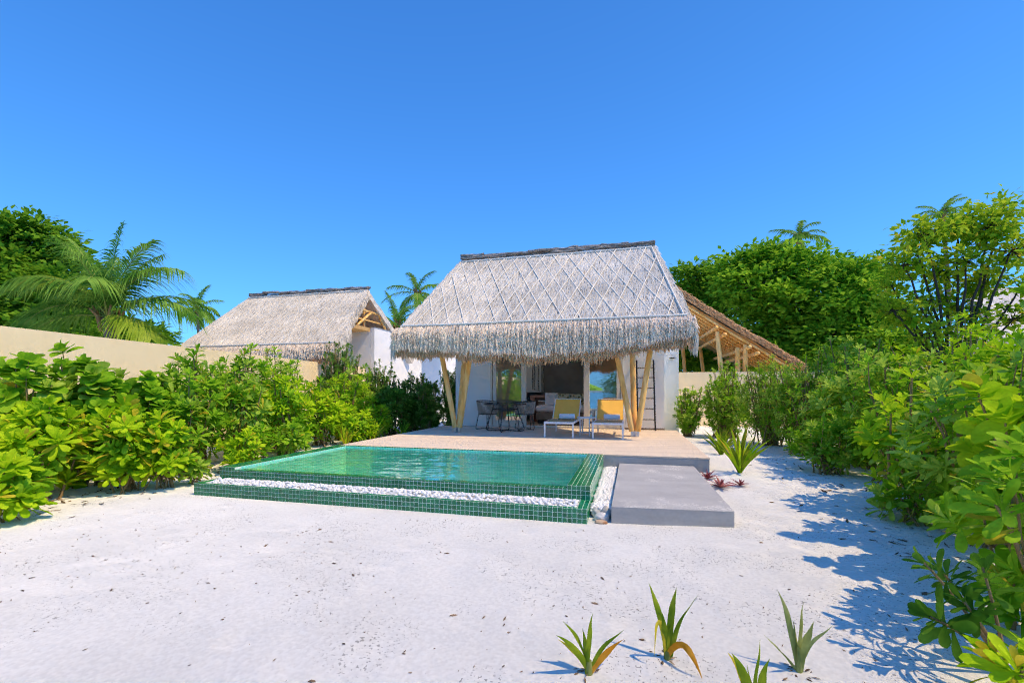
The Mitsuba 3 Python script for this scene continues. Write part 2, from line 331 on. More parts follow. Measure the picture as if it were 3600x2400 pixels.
face(2, 1, WT - 0.008, XIL, XIR, YU, YIF)
face(0, 1, XR, YU, YB, 0.0, 0.30)
face(0, -1, XL, YU, YB, 0.0, 0.30)
PD = -0.45
face(0, 1, XIL, YIF, YIB, PD, 0.30, True)             # inside walls and floor
face(0, -1, XIR, YIF, YIB, PD, 0.30, True)
face(1, -1, YIB, XIL, XIR, PD, 0.30, True)
face(1, 1, YIF, XIL, XIR, PD, WT - 0.026, True)
face(2, 1, PD, XIL, XIR, YIF, YIB, True)
pool = thing('swimming_pool', 'raised plunge pool clad in small green mosaic tiles with a lower front tier', 'swimming pool')
g = MB()
E_ = 0.0
g.box(XL, XR, YF, YF + 0.05, -0.1, 0.149).box(XL, XL + 0.1, YF + 0.05, YU, -0.1, 0.149).box(XR - 0.1, XR, YF + 0.05, YU, -0.1, 0.149)
g.box(XL + 0.1, XR - 0.1, YF + 0.05, YU, -0.1, 0.07)
g.box(XL, XIL, YU, YB, -0.6, 0.299).box(XIR, XR, YU, YB, -0.6, 0.299).box(XIL, XIR, YIB, YB, -0.6, 0.299).box(XIL, XIR, YU, YIF, -0.6, WT - 0.009)
g.box(XIL, XIR, YIF, YIB, -0.6, PD - 0.001)
part(pool, 'grout_body', g.get(), 'mat_grout')
def tile_box(axis, hw, b=0.003):
    s = [0.0449, 0.0449, 0.0449]; s[axis] = 0.004
    if axis != 2: s[2] = min(0.0449, hw - 0.0051)
    elif hw < 0.045: s[1] = hw - 0.0051
    return bevel(*s, 0.0012 if b else 0)
TC = np.array([t[0] for t in tiles])
px, py, pd = proj(TC)
view = np.array([0, 0, EYE]) - TC
nrm = np.zeros((len(tiles), 3)); nrm[np.arange(len(tiles)), [t[1] for t in tiles]] = [t[2] for t in tiles]
facing = np.einsum('ij,ij->i', nrm, view) / np.linalg.norm(view, axis=1)
size = np.where(np.array([t[4] for t in tiles]), 0, np.clip(facing, 0, 1)) / pd ** 2
best = set(np.argsort(-size)[:300].tolist())
shared, rest, inner = {}, MB(), MB()
for k, (c, axis, sign, hw, inp) in enumerate(tiles):
    if k in best:
        sk = (axis, round(hw, 3))
        if sk not in shared: shared[sk] = mikit.ply(tile_box(axis, hw), 'mat_tile')
        M = np.eye(4); M[:3, 3] = c + nrm[k] * rng.uniform(-0.0006, 0.0008)
        part(pool, 'tile', shape=shared[sk], M=M)
    else:
        if inp and facing[k] <= 0 and axis != 2: continue
        m = trimesh.creation.box(tile_box(axis, hw).extents * (0.93 if inp else 1.0))
        (inner if inp else rest).add(m.vertices + c, m.faces)
part(pool, 'tile_field', rest.get(), 'mat_tile', kind='stuff')
part(pool, 'basin_tiles', inner.get(), 'mat_pool_tile', kind='stuff')
# light under-water inlets set in the far end of the floor
wx, wy = np.meshgrid(np.linspace(XIL, XIR, 200), np.linspace(YU + 0.01, YIB, 110), indexing='ij')
wq = np.stack([wx, wy, wx * 0], -1)
wz = WT + (meshkit.fbm(wq * [3.0, 7.0, 1], 3, 2) - 0.5) * 0.012 + (meshkit.fbm(wq * [12.0, 22.0, 1], 2, 6) - 0.5) * 0.0028
edge = np.clip(np.minimum(np.minimum(wy - YU - 0.01, YIB - wy), np.minimum(wx - XIL, XIR - wx)) / 0.15, 0, 1)
wz = WT + (wz - WT) * edge
i, j = np.meshgrid(np.arange(199), np.arange(109), indexing='ij')
q = np.stack([i * 110 + j, (i + 1) * 110 + j, (i + 1) * 110 + j + 1, i * 110 + j + 1], -1).reshape(-1, 4)
struct('pool_water', (np.stack([wx, wy, wz], -1).reshape(-1, 3), q), 'mat_water', True, label='clear green pool water filled to the brim')

# white pebbles
ICO = trimesh.creation.icosphere(subdivisions=1)
def pebbles(n, x0, x1, y0, y1, z0, zs, r0, r1):
    c = np.stack([rng.uniform(x0, x1, n), rng.uniform(y0, y1, n), np.zeros(n)], -1)
    mid = 1 - np.abs((c[:, 1] - y0) / (y1 - y0) * 2 - 1) ** 2 if (y1 - y0) < 1 else np.ones(n)
    c[:, 2] = z0 + rng.random(n) * zs * (0.35 + 0.65 * mid)
    r = rng.uniform(r0, r1, n)
    sc = np.stack([rng.uniform(0.8, 1.35, n), rng.uniform(0.8, 1.2, n), rng.uniform(0.55, 0.9, n)], -1) * r[:, None]
    an = rng.uniform(0, 6.28, n)
    w = 1 + 0.12 * rng.normal(size=(n, len(ICO.vertices), 1)) * 0.7
    v = ICO.vertices[None] * w * sc[:, None]
    R = np.zeros((n, 3, 3)); R[:, 0, 0] = np.cos(an); R[:, 0, 1] = -np.sin(an); R[:, 1, 0] = np.sin(an); R[:, 1, 1] = np.cos(an); R[:, 2, 2] = 1
    v = np.einsum('nij,nkj->nki', R, v) + c[:, None]
    f = ICO.faces[None] + (np.arange(n) * len(ICO.vertices))[:, None, None]
    return v.reshape(-1, 3), f.reshape(-1, 3)
struct('white_pebbles', pebbles(3900, XL + 0.12, XR - 0.12, YF + 0.075, YU - 0.02, 0.105, 0.075, 0.011, 0.0205), 'mat_pebble', True, 'stuff', 'row of white pebbles in the lower tier of the pool')
struct('white_pebbles', pebbles(3600, XR + 0.02, -0.19, 4.80, 7.45, 0.045, 0.06, 0.011, 0.022), 'mat_pebble', True, 'stuff', 'strip of white pebbles between the pool and the grey step')

def rock(name, c, s, mat, label, seed):
    m = trimesh.creation.icosphere(subdivisions=3)
    v = m.vertices * (0.8 + 0.5 * meshkit.fbm(m.vertices * 1.6 + seed, 3, seed))[:, None] * s + c
    k = key_of(name); scene[k] = mikit.ply((v, m.faces), mat, True)
    labels[k] = {'label': label, 'category': 'rock'}
rock('rock', (-0.335, 4.83, 0.05), (0.055, 0.055, 0.06), 'mat_rock', 'grey white stone at the left front end of the pebble strip', 1)
rock('rock', (-0.235, 4.80, 0.06), (0.05, 0.055, 0.065), 'mat_rock', 'upright pale stone leaning on the grey step beside the pebbles', 2)
rock('rock', (-0.275, 4.70, 0.03), (0.075, 0.06, 0.05), 'mat_rock', 'rounded pale stone in front of the white pebble strip', 3)
rock('rock', (-0.275, 4.60, 0.012), (0.06, 0.035, 0.022), 'mat_rust_rock', 'flat rusty brown stone on the sand before the pebble strip', 4)

# ------------------------------------------------------------------ grey step and timber deck
st = [(-0.175, 4.635), (0.985, 4.745), (0.972, 7.462), (-0.155, 7.462)]
from shapely.geometry import Polygon
k = thing('entry_step', 'smooth grey concrete step slab beside the pool', 'step')
m = trimesh.creation.extrude_polygon(Polygon(st), 0.245, engine='earcut'); m.apply_translation([0, 0, -0.08])
scene[k] = mikit.ply(m, 'mat_concrete')

deck = thing('timber_deck', 'pinkish timber deck of long boards before the thatched villa', 'deck')
DXL, DXR, DYF, DYB = -5.38, 1.21, 7.472, 12.50
part(deck, 'concrete_base', box(DXL + 0.01, DXR - 0.01, DYF + 0.005, DYB, -0.25, HT - 0.028), 'mat_concrete', label='blue grey concrete edge under the boards')
pw = 0.1398
for r in range(int(round((DYB - DYF) / pw))):
    y0 = DYF + r * pw
    cuts = [DXL] + ([DXL + 2.3 + (r % 3) * 0.9] if r % 2 else [DXL + 3.9 - (r % 4) * 0.35]) + [DXR]
    for a, b_ in zip(cuts, cuts[1:]):
        sx = b_ - a - 0.003
        sh = shared.setdefault(('plank', round(sx, 3)), mikit.ply(bevel(round(sx, 3), pw - 0.005, 0.026, 0.003), 'mat_plank'))
        M = np.eye(4); M[:3, 3] = [(a + b_) / 2, y0 + pw / 2, HT - 0.0135 + rng.uniform(-0.0008, 0.0008)]
        part(deck, 'board', shape=sh, M=M)

# ------------------------------------------------------------------ thatched villa
def thatch_slab(p00, p10, p01, p11, thick, ns, nt, seed, sag=0.0):
    """Slab from the lower edge p00-p10 to the ridge p01-p11 with rough faces."""
    p00, p10, p01, p11 = (np.asarray(p, float) for p in (p00, p10, p01, p11))
    s, t = np.meshgrid(np.linspace(0, 1, ns), np.linspace(0, 1, nt), indexing='ij')
    P = (p00 * ((1 - s) * (1 - t))[..., None] + p10 * (s * (1 - t))[..., None] + p01 * ((1 - s) * t)[..., None] + p11 * (s * t)[..., None])
    nn = unit(np.cross(p10 - p00, p01 - p00)); nn = nn * np.sign(nn[2])
    h = (meshkit.fbm(P * [5, 2.2, 2.2] + seed, 4, seed) - 0.5) * 0.07 + (meshkit.noise(P * [28, 4, 4] + seed, seed + 3) - 0.5) * 0.03
    top = P + nn * (h + sag * np.sin(np.pi * t) * -1)[..., None]
    bot = P - nn * (thick + 0 * h)[..., None] + nn * (meshkit.noise(P * 9, seed) * 0.04)[..., None]
    V = np.concatenate([top.reshape(-1, 3), bot.reshape(-1, 3)]); N = ns * nt
    i, j = np.meshgrid(np.arange(ns - 1), np.arange(nt - 1), indexing='ij')
    q = np.stack([i * nt + j, (i + 1) * nt + j, (i + 1) * nt + j + 1, i * nt + j + 1], -1).reshape(-1, 4)
    F = [q, q[:, ::-1] + N]
    for line in (np.arange(ns) * nt, np.arange(ns) * nt + nt - 1, np.arange(nt), (ns - 1) * nt + np.arange(nt)):
        F.append(np.stack([line[:-1], line[1:], line[1:] + N, line[:-1] + N], -1))
    return (V, np.vstack(F)), nn

def strands_on(p00, p10, p01, p11, nn, n, l0, l1, seed, t0=0.0, w0=0.005, w1=0.014, lift=0.012, spread=0.12):
    r = np.random.default_rng(seed)
    s, t = r.random(n), t0 + (1 - t0) * r.random(n)
    p00, p10, p01, p11 = (np.asarray(p, float) for p in (p00, p10, p01, p11))
    P0 = p00 * ((1 - s) * (1 - t))[:, None] + p10 * (s * (1 - t))[:, None] + p01 * ((1 - s) * t)[:, None] + p11 * (s * t)[:, None]
    d = unit((p00 + p10) / 2 - (p01 + p11) / 2); e = unit(p10 - p00)
    L = r.uniform(l0, l1, n)
    K = 4; u = np.linspace(0, 1, K)
    wob = r.normal(0, spread, (n, 1)) * u + r.normal(0, 0.03, (n, K))
    P = P0[:, None] + L[:, None, None] * (u[None, :, None] * d + wob[..., None] * e) + nn * ((lift * r.uniform(0.2, 1.0, n))[:, None] * (0.55 + 0.6 * u) + 0.012)[..., None]
    R = r.uniform(w0, w1, n)[:, None] * np.array([0.9, 1, 0.8, 0.15])
    return tubes(P, R, 3)

def fringe(x0, x1, y_top, z_top, slope, zb, n, seed, yb=9.68, z_lo=0.0):
    """Hanging strands: start on the curve of the eave, fall along it, ends ragged."""
    r = np.random.default_rng(seed)
    x = r.uniform(x0, x1, n)
    a = r.random(n) ** 0.8
    zbot = zb(x) + r.normal(0, 0.04, n) + 0.10 * (meshkit.noise(np.stack([x * 2.6, x * 0, x * 0], -1), seed) - 0.5) + 0.07 * (meshkit.noise(np.stack([x * 9, x * 0, x * 0], -1), seed + 1) - 0.5)
    def curve(w):          # w 0..1 from batten to bottom
        out = 1 - np.exp(-3.2 * w)
        return y_top - (y_top - yb) * out, z_top + (zbot[:, None] - z_top) * w
    K = 6
    st = a * 0.72; en = np.minimum(st + r.uniform(0.22, 0.42, n), 1.0); en = np.where(a > 0.7, 1.0, en)
    w = st[:, None] + (en - st)[:, None] * np.linspace(0, 1, K)
    yy, zz = curve(w)
    lift = r.uniform(0.0, 0.06, n)[:, None] * (0.3 + np.linspace(0, 1, K)) + 0.035 * (1 - a)[:, None]
    xx = x[:, None] + r.normal(0, 0.035, n)[:, None] * np.linspace(0, 1, K) + np.cumsum(r.normal(0, 0.006, (n, K)), 1)
    P = np.stack([xx, yy - lift + r.normal(0, 0.012, (n, K)), zz], -1)
    R = r.uniform(0.006, 0.016, n)[:, None] * np.array([0.7, 1, 1, 0.95, 0.8, 0.25])
    return tubes(P, R, 3)

def side_fringe(p_low, p_high, nrm, n, seed, length=0.3):
    """Short rough ends along a verge."""
    r = np.random.default_rng(seed)
    t = r.random(n); P0 = np.asarray(p_low) * (1 - t)[:, None] + np.asarray(p_high) * t[:, None]
    d = unit(np.asarray(p_low, float) - np.asarray(p_high, float))
    L = r.uniform(0.4, 1.0, n) * length; u = np.linspace(0, 1, 4)
    P = P0[:, None] + r.uniform(-0.26, 0.02, n)[:, None, None] * nrm + r.uniform(-0.04, 0.02, (n, 1, 1)) * [1, 0, 0] + L[:, None, None] * u[None, :, None] * (d * 0.75 + [0, 0, -0.25]) + (r.normal(0.02, 0.03, n)[:, None] * u)[..., None] * [1, 0, 0]
    return tubes(P, r.uniform(0.004, 0.012, n)[:, None] * np.array([0.8, 1, 0.9, 0.2]), 3)

def ridge_bundle(a, b_, r0, seed):
    """Rough bundle of palm spathes along the ridge."""
    a, b_ = np.asarray(a, float), np.asarray(b_, float); m = MB(); r = np.random.default_rng(seed)
    for k in range(7):
        off = np.array([0, r.uniform(-0.10, 0.10), r.uniform(-0.05, 0.055)])
        P = np.linspace(a, b_, 14) + off; P[:, 2] += (meshkit.noise(P * 4 + k, seed) - 0.5) * 0.06; P[:, 1] += (meshkit.noise(P * 5 + k + 9, seed) - 0.5) * 0.06
        m.tube(P, r0 * r.uniform(0.45, 0.7) * (0.8 + 0.5 * meshkit.noise(P * 7 + k, seed)), 7)
    return m.get()

def bamboo(P0, P1, r, seed=0, n=12, seg=0.42, bend=0.0):
    """Bamboo culm with swollen nodes."""
    P0, P1 = np.asarray(P0, float), np.asarray(P1, float); L = np.linalg.norm(P1 - P0)
    rs = np.random.default_rng(seed)
    s, R = [0.0], [1.0]
    x = rs.uniform(0.1, seg)
    while x < L - 0.05:
        s += [x - 0.03, x - 0.008, x, x + 0.008, x + 0.03]; R += [1.0, 1.045, 1.0, 1.05, 1.0]
        x += seg * rs.uniform(0.85, 1.15)
    s.append(L); R.append(0.96)
    s = np.array(s); u = s / L
    P = P0 + (P1 - P0) * u[:, None] + np.sin(np.pi * u)[:, None] * bend * np.array([1, 0.3, 0])
    return MB().tube(P, r * np.array(R) * (1 - 0.08 * u), n).get()

def villa_roof(root, ox, oy, seed, lattice, n_strand, n_fringe, rear=True):
    """Front and rear thatch, ridge bundles and fringe of one villa; ox, oy is its place. Ridge 12.45 m, eave battens 9.95 m on the main villa."""
    O = np.array([ox, oy, 0])
    e0, e1 = np.array([-5.33, 9.75, 2.84]) + O, np.array([1.17, 9.75, 2.84]) + O
    r0, r1 = np.array([-4.78, 12.45, 5.19]) + O, np.array([0.64, 12.45, 5.19]) + O
    m, nn = thatch_slab(e0, e1, r0, r1, 0.24, 150, 70, seed)
    roof = part(root, 'roof', m, 'mat_thatch', 35)
    part(roof, 'straw', strands_on(e0, e1, r0, r1, nn, n_strand, 0.16, 0.45, seed + 1, 0.03), 'mat_straw', kind='stuff')
    zb = lambda x: np.interp(x - ox, [-5.6, -4.6, -3.4, -2.0, -0.8, 0.4, 1.4], [2.16, 2.13, 2.04, 1.96, 2.00, 2.15, 2.30])
    part(roof, 'fringe', fringe(-5.44 + ox, 1.30 + ox, 9.77 + oy, 2.87, 0, lambda x: zb(x) + 0.17, n_fringe, seed + 2, 9.57 + oy), 'mat_fringe', kind='stuff')
    part(roof, 'under_fringe', fringe(-5.37 + ox, 1.24 + ox, 9.88 + oy, 2.72, 0, lambda x: zb(x) - 0.01, int(n_fringe * 0.85), seed + 3, 9.59 + oy), 'mat_straw_brown', kind='stuff')
    sf = MB(); sf.add(*side_fringe(e1 + [0.02, 0, 0], r1 + [0.02, 0, 0], nn, n_fringe // 4, seed + 4)); sf.add(*side_fringe(e0 - [0.02, 0, 0], r0 - [0.02, 0, 0], nn, n_fringe // 5, seed + 5))
    # the fringe turns the eave corners
    r_ = np.random.default_rng(seed + 6)
    for sx, c in ((1, e1), (-1, e0)):
        n = n_fringe // 9
        a = r_.random(n); y = c[1] - 0.2 + 1.1 * a; u = np.linspace(0, 1, 5)
        zt = 2.80 + (y - c[1]) * 0.87
        P = np.stack([np.broadcast_to((c[0] + sx * (r_.uniform(0.0, 0.10, n) - 0.15 * a))[:, None], (n, 5)) + sx * 0.05 * np.sin(u * 2)[None] + np.cumsum(r_.normal(0, 0.007, (n, 5)), 1), y[:, None] + r_.normal(0, 0.03, n)[:, None] * u, zt[:, None] - u[None] * r_.uniform(0.4, 0.66, n)[:, None]], -1)
        sf.add(*tubes(P, r_.uniform(0.004, 0.011, n)[:, None] * np.array([0.8, 1, 1, 0.8, 0.2]), 3))
    part(roof, 'verge_straw', sf.get(), 'mat_straw', kind='stuff')
    for k in range(8):
        a = r0 + (r1 - r0) * ((k - 0.03) / 8 if k else -0.004); b_ = r0 + (r1 - r0) * (k + 1.03) / 8
        lift = np.array([0, 0.02, 0.055 + 0.025 * r_.uniform(-1, 1)])
        part(roof, 'ridge_bundle', ridge_bundle(a + lift, b_ + lift, 0.062 * r_.uniform(0.9, 1.15), seed + 20 + k), 'mat_ridge', True)
    if rear:
        b0, b1 = np.array([-5.25, 15.3, 2.7]) + O, np.array([1.1, 15.3, 2.7]) + O
        m2, _ = thatch_slab(b0, b1, r0, r1, 0.24, 40, 30, seed + 9)
        part(root, 'rear_roof', m2, 'mat_thatch', 35)
    up = unit((r0 + r1 - e0 - e1) / 2); SL = np.linalg.norm((r0 + r1 - e0 - e1) / 2)
    def on(x, t, lift): return np.array([x + ox, 0, 0]) + np.array([0, e0[1], e0[2]]) + up * t + nn * lift
    def half_pole(A, B, w, lift):
        Pm = [on(A[0], A[1], lift), on(B[0], B[1], lift)]
        P = np.linspace(Pm[0], Pm[1], 16); P += nn * ((meshkit.noise(P * 3 + seed, 5) - 0.5) * 0.018)[:, None]
        return MB().tube(P, w, 6).get()
    xl = lambda t: -5.29 + 0.55 * t / SL
    xr = lambda t: 1.12 - 0.52 * t / SL
    part(roof, 'eave_batten', half_pole((-5.27, 0.02), (1.14, 0.02), 0.026, 0.045), 'mat_batten', True)
    part(roof, 'ridge_batten', half_pole((-4.72, SL - 0.18), (0.56, SL - 0.18), 0.022, 0.045), 'mat_batten', True)
    if lattice:
        part(roof, 'verge_batten', half_pole((1.07, 0.04), (0.55, SL - 0.2), 0.020, 0.05), 'mat_batten', True)
        def clip(x_at):
            ts = np.linspace(0.04, SL - 0.2, 120); xs = x_at(ts); ok = (xs > xl(ts) + 0.03) & (xs < xr(ts) - 0.03)
            if ok.sum() < 10: return None
            return (xs[ok][0], ts[ok][0]), (xs[ok][-1], ts[ok][-1])
        for k in range(17):        # set running down to the right
            xt = -5.9 + 0.385 * k
            c = clip(lambda t: xt + 0.43 * (SL - 0.2 - t))
            if c: part(roof, 'lattice_batten', half_pole(*c, 0.0135, 0.026 + 0.004 * (k % 3)), 'mat_batten', True)
        for k in range(18):        # set running down to the left
            xt = -4.6 + 0.385 * k
            c = clip(lambda t: xt - 0.24 * (SL - 0.2 - t))
            if c: part(roof, 'lattice_batten', half_pole(*c, 0.0135, 0.038 + 0.004 * (k % 3)), 'mat_batten', True)
    return roof, (e0, e1, r0, r1, nn)

villa = thing('thatched_villa', 'white walled villa with a steep grey thatched roof on bamboo posts facing the pool', 'villa')
villa_roof(villa, 0, 0, 11, True, 13000, 8500)
WY = 12.56
# walls, kept 14 cm thick, with the wide door opening between -3.96 and -0.17
part(villa, 'front_wall', box(-5.03, -3.95, WY, WY + 0.14, 0.30, 3.4), 'mat_white_wall', label='bluish white wall left of the glass doors')
part(villa, 'front_wall', box(-0.165, 0.90, WY, WY + 0.14, 0.34, 3.4), 'mat_white_wall', label='white wall behind the black ladder')
part(villa, 'lintel', box(-3.95, -0.165, WY + 0.002, WY + 0.14, 2.62, 3.4), 'mat_white_wall')
# the left side wall is open by a wide side window between y 12.95 and 15.0
for a, b_, c_, d_ in ((WY + 0.14, 12.95, 0.1, 3.4), (15.0, 17.2, 0.1, 3.4), (12.95, 15.0, 0.1, 0.75), (12.95, 15.0, 2.75, 3.4)):
    part(villa, 'side_wall', box(-5.03, -4.89, a, b_, c_, d_), 'mat_white_wall')
part(villa, 'side_wall', box(0.76, 0.90, WY + 0.14, 17.2, 0.1, 3.4), 'mat_white_wall')
part(villa, 'back_wall', box(-4.89, 0.76, 17.06, 17.2, 0.1, 3.4), 'mat_white_wall')
part(villa, 'plinth', box(-0.16, 0.91, WY - 0.012, WY + 0.14, 0.26, 0.338), 'mat_brown')
part(villa, 'room_floor', box(-4.89, 0.76, WY + 0.14, 17.06, 0.1, 0.31), 'mat_floor')
part(villa, 'ceiling', box(-4.89, 0.76, WY + 0.14, 17.06, 2.95, 3.0), 'mat_white_wall')
part(villa, 'shower_wall', box(0.905, 1.36, 13.5, 13.62, 0.1, 3.0), 'mat_white_wall', label='narrow white wall of the outdoor shower')
# gables under the roof so that no light falls in from the sides
for sx, x in ((-1, -5.03), (1, 0.76)):
    m = trimesh.creation.extrude_polygon(Polygon([(WY - 0.0, 3.4), (17.2, 3.4), (15.0, 3.4), (WY + 0.2, 4.7)]), 0.14, engine='earcut')
    m.apply_transform(np.array([[0, 0, 1, x], [1, 0, 0, 0], [0, 1, 0, 0], [0, 0, 0, 1.0]]))
    part(villa, 'gable', m, 'mat_white_wall')
FZ = 0.30
def frame(x0, x1, y0=WY - 0.02, y1=WY + 0.08, z0=FZ + 0.0, z1=2.62): return part(villa, 'door_frame', box(x0, x1, y0, y1, z0, z1, 0.004), 'mat_frame')
for a, b_ in ((-3.95, -3.89), (-3.86, -3.78), (-3.01, -2.875), (-1.225, -1.07), (-0.335, -0.25), (-0.23, -0.167)): frame(a, b_)
part(villa, 'door_sill', box(-3.88, -0.17, WY - 0.03, WY + 0.10, FZ + 0.001, FZ + 0.05, 0.004), 'mat_frame')
part(villa, 'bottom_rail', box(-3.78, -3.01, WY, WY + 0.06, FZ + 0.051, FZ + 0.19, 0.004), 'mat_frame')
part(villa, 'bottom_rail', box(-1.07, -0.335, WY, WY + 0.06, FZ + 0.051, FZ + 0.12, 0.004), 'mat_frame')
def sheet(x0, x1, y, z0, z1): return (np.array([[x0, y, z0], [x1, y, z0], [x1, y, z1], [x0, y, z1]]), np.array([[0, 1, 2, 3]]))
part(villa, 'glass_pane', sheet(-3.78, -3.01, WY + 0.03, FZ + 0.19, 2.62), 'mat_pane', label='left glass door reflecting green plants')
part(villa, 'glass_pane', sheet(-1.07, -0.335, WY + 0.03, FZ + 0.12, 2.62), 'mat_pane', label='right glass door reflecting blue sky and sea')
# dark back panel of the room and drawn curtains
part(villa, 'dark_panel', box(-2.99, -1.0, 15.5, 15.56, 0.31, 2.95), 'mat_dark_panel')
part(villa, 'partition', box(-1.0, 0.76, 14.6, 14.7, 0.31, 2.95), 'mat_dark_panel')
part(villa, 'partition', box(-4.89, -3.5, 15.2, 15.3, 0.31, 2.95), 'mat_dark_panel')
# bamboo posts
PR = 0.066
def posts(cx, cy, tops, seed):
    for k, (bx, by, tx, ty, tz) in enumerate(tops):
        p = part(villa, 'bamboo_post', bamboo((cx + bx, cy + by, HT + 0.12), (tx, ty, tz), PR, seed + k, 14), 'mat_bamboo', True)
        b = np.array([cx + bx, cy + by])
        part(p, 'metal_foot', box(b[0] - 0.032, b[0] + 0.032, b[1] - 0.032, b[1] + 0.032, HT + 0.001, HT + 0.16, 0.003), 'mat_steel')
posts(-4.18, 10.54, [(-0.058, 0.0, -4.70, 10.54, 2.75), (0.0, 0.10, -4.14, 11.15, 3.1), (0.062, 0.0, -3.74, 10.5, 2.75)], 40)
posts(0.125, 10.57, [(-0.062, 0.0, -0.39, 10.57, 2.75), (-0.01, 0.10, 0.05, 11.15, 3.1), (0.060, 0.0, 0.53, 10.55, 2.75)], 50)
part(villa, 'eave_beam', bamboo((-5.3, 10.50, 2.80), (1.15, 10.50, 2.80), 0.06, 60, 10), 'mat_bamboo', True)
part(villa, 'eave_beam', bamboo((-5.2, 11.2, 3.35), (1.05, 11.2, 3.35), 0.06, 61, 10), 'mat_bamboo', True)
for k in range(13):
    x = -5.1 + k * 0.5
    part(villa, 'rafter', bamboo((x, 9.80, 2.54), (x * 0.86 - 0.28, 12.4, 4.86), 0.04, 70 + k, 8), 'mat_bamboo', True)

# ladder leaning on the white wall
k = thing('ladder', 'black ladder leaning against the white wall behind the right bamboo posts', 'ladder')
for x in (0.22, 0.655):
    part(k, 'rail', bevel_rail := MB().tube([(x, 12.235, HT + 0.002), (x - 0.03, 12.52, 2.16)], 0.022, 6).get(), 'mat_black_metal')
for z in (0.585, 0.868, 1.14, 1.415, 1.69, 1.955):
    y = 12.235 + (z - 0.3) * 0.153
    part(k, 'rung', MB().tube([(0.205, y, z), (0.64, y, z)], 0.013, 6).get(), 'mat_black_metal')
k = thing('shower_head', 'dark shower head on a bent pipe high on the narrow shower wall', 'shower')
part(k, 'pipe', MB().tube([(0.91, 13.42, 2.36), (1.17, 13.42, 2.36), (1.18, 13.42, 2.35), (1.18, 13.42, 2.275)], 0.008, 6).get(), 'mat_steel')
part(k, 'rose', MB().tube([(1.18, 13.42, 2.278), (1.18, 13.42, 2.262)], 0.085, 16).get(), 'mat_dark')
part(k, 'wall_bracket', MB().tube([(0.93, 13.42, 2.36), (0.93, 13.5, 2.36)], 0.016, 8).get(), 'mat_steel')

# ------------------------------------------------------------------ furniture inside
k = thing('cabinet', 'grey green wall cabinet with long black bar handles inside the doorway', 'cabinet')
part(k, 'body', box(-3.46, -2.90, 15.0, 15.49, 1.29, 2.92), 'mat_cabinet')
for x in (-3.20, -3.135, -2.99):
    part(k, 'handle', MB().tube([(x, 14.965, 1.36), (x, 14.965, 2.25)], 0.011, 6).get(), 'mat_black_metal')
k = thing('desk', 'terracotta coloured desk with an open compartment left of the daybed', 'desk')
d = MB(); d.box(-3.20, -2.62, 14.6, 15.1, 1.12, 1.19).box(-3.20, -3.07, 14.6, 15.1, 0.31, 1.12).box(-2.68, -2.62, 14.6, 15.1, 0.31, 1.12)
d.box(-3.07, -2.68, 15.05, 15.1, 0.31, 1.12)
part(k, 'carcass', d.get(), 'mat_terracotta')
k = thing('storage_box', 'small brown box with a white top under the desk', 'box')
part(k, 'body', box(-2.92, -2.70, 14.62, 14.95, 0.86, 0.99), 'mat_brown'); part(k, 'lid', box(-2.925, -2.695, 14.615, 14.955, 0.991, 1.02), 'mat_linen')
part(k, 'shelf', box(-3.065, -2.685, 14.62, 15.04, 0.83, 0.859), 'mat_brown')
def cushion(x0, x1, y0, y1, z0, z1, e=4.0, seed=0):
    m = trimesh.creation.icosphere(subdivisions=4); v = m.vertices.copy()
    s = np.sign(v) * np.abs(v) ** (2 / e); s = s / np.maximum(np.abs(s).max(1, keepdims=True), 1e-6) * np.minimum(1, np.linalg.norm(s, axis=1, keepdims=True) ** 0.0)
    s = np.where(True, s * (0.93 + 0.07 * meshkit.fbm(v * 2 + seed, 3, seed))[:, None], s)
    h = np.array([x1 - x0, y1 - y0, z1 - z0]) / 2
    # pillow: thin towards the rim
    a = np.maximum(np.abs(s[:, 0]), np.abs(s[:, 2])); s[:, 1] *= (1 - 0.75 * np.clip(a, 0, 1) ** 3)
    return (s * h + [(x0 + x1) / 2, (y0 + y1) / 2, (z0 + z1) / 2], m.faces)
def slab_soft(x0, x1, y0, y1, z0, z1, r): return MB().box(x0, x1, y0, y1, z0, z1, r).get()
k = thing('daybed', 'dark wooden daybed with a thick white mattress seen through the open doorway', 'daybed')
part(k, 'base', slab_soft(-2.86, -1.2, 13.9, 14.75, 0.42, 0.67, 0.02), 'mat_brown')
part(k, 'mattress', slab_soft(-2.88, -1.18, 13.88, 14.8, 0.672, 0.88, 0.07), 'mat_linen', 60)
for x in (-2.7, -1.35): part(k, 'leg', box(x - 0.13, x + 0.13, 14.05, 14.6, 0.311, 0.419), 'mat_dark')
def simple(name, mesh, mat, label, cat, smooth=True, group=None):
    k = key_of(name); scene[k] = mikit.ply(mesh, mat, smooth); labels[k] = {'label': label, 'category': cat}
    if group: labels[k]['group'] = group
    return k
simple('pillow', cushion(-2.70, -2.26, 14.5, 14.78, 0.86, 1.28, seed=1), 'mat_linen', 'plain white pillow at the left end of the daybed', 'pillow')
simple('pillow', cushion(-2.29, -1.85, 14.52, 14.8, 0.86, 1.25, seed=2), 'mat_print', 'leaf patterned pillow next to the plain white pillow', 'pillow')
simple('pillow', cushion(-1.88, -1.42, 14.52, 14.8, 0.86, 1.24, seed=3), 'mat_print', 'leaf patterned pillow at the right end of the daybed', 'pillow')
simple('floor_mat', box(-2.86, -1.3, 12.75, 13.5, 0.311, 0.325), 'mat_floor', 'tan floor mat just inside the open doorway', 'mat', False)

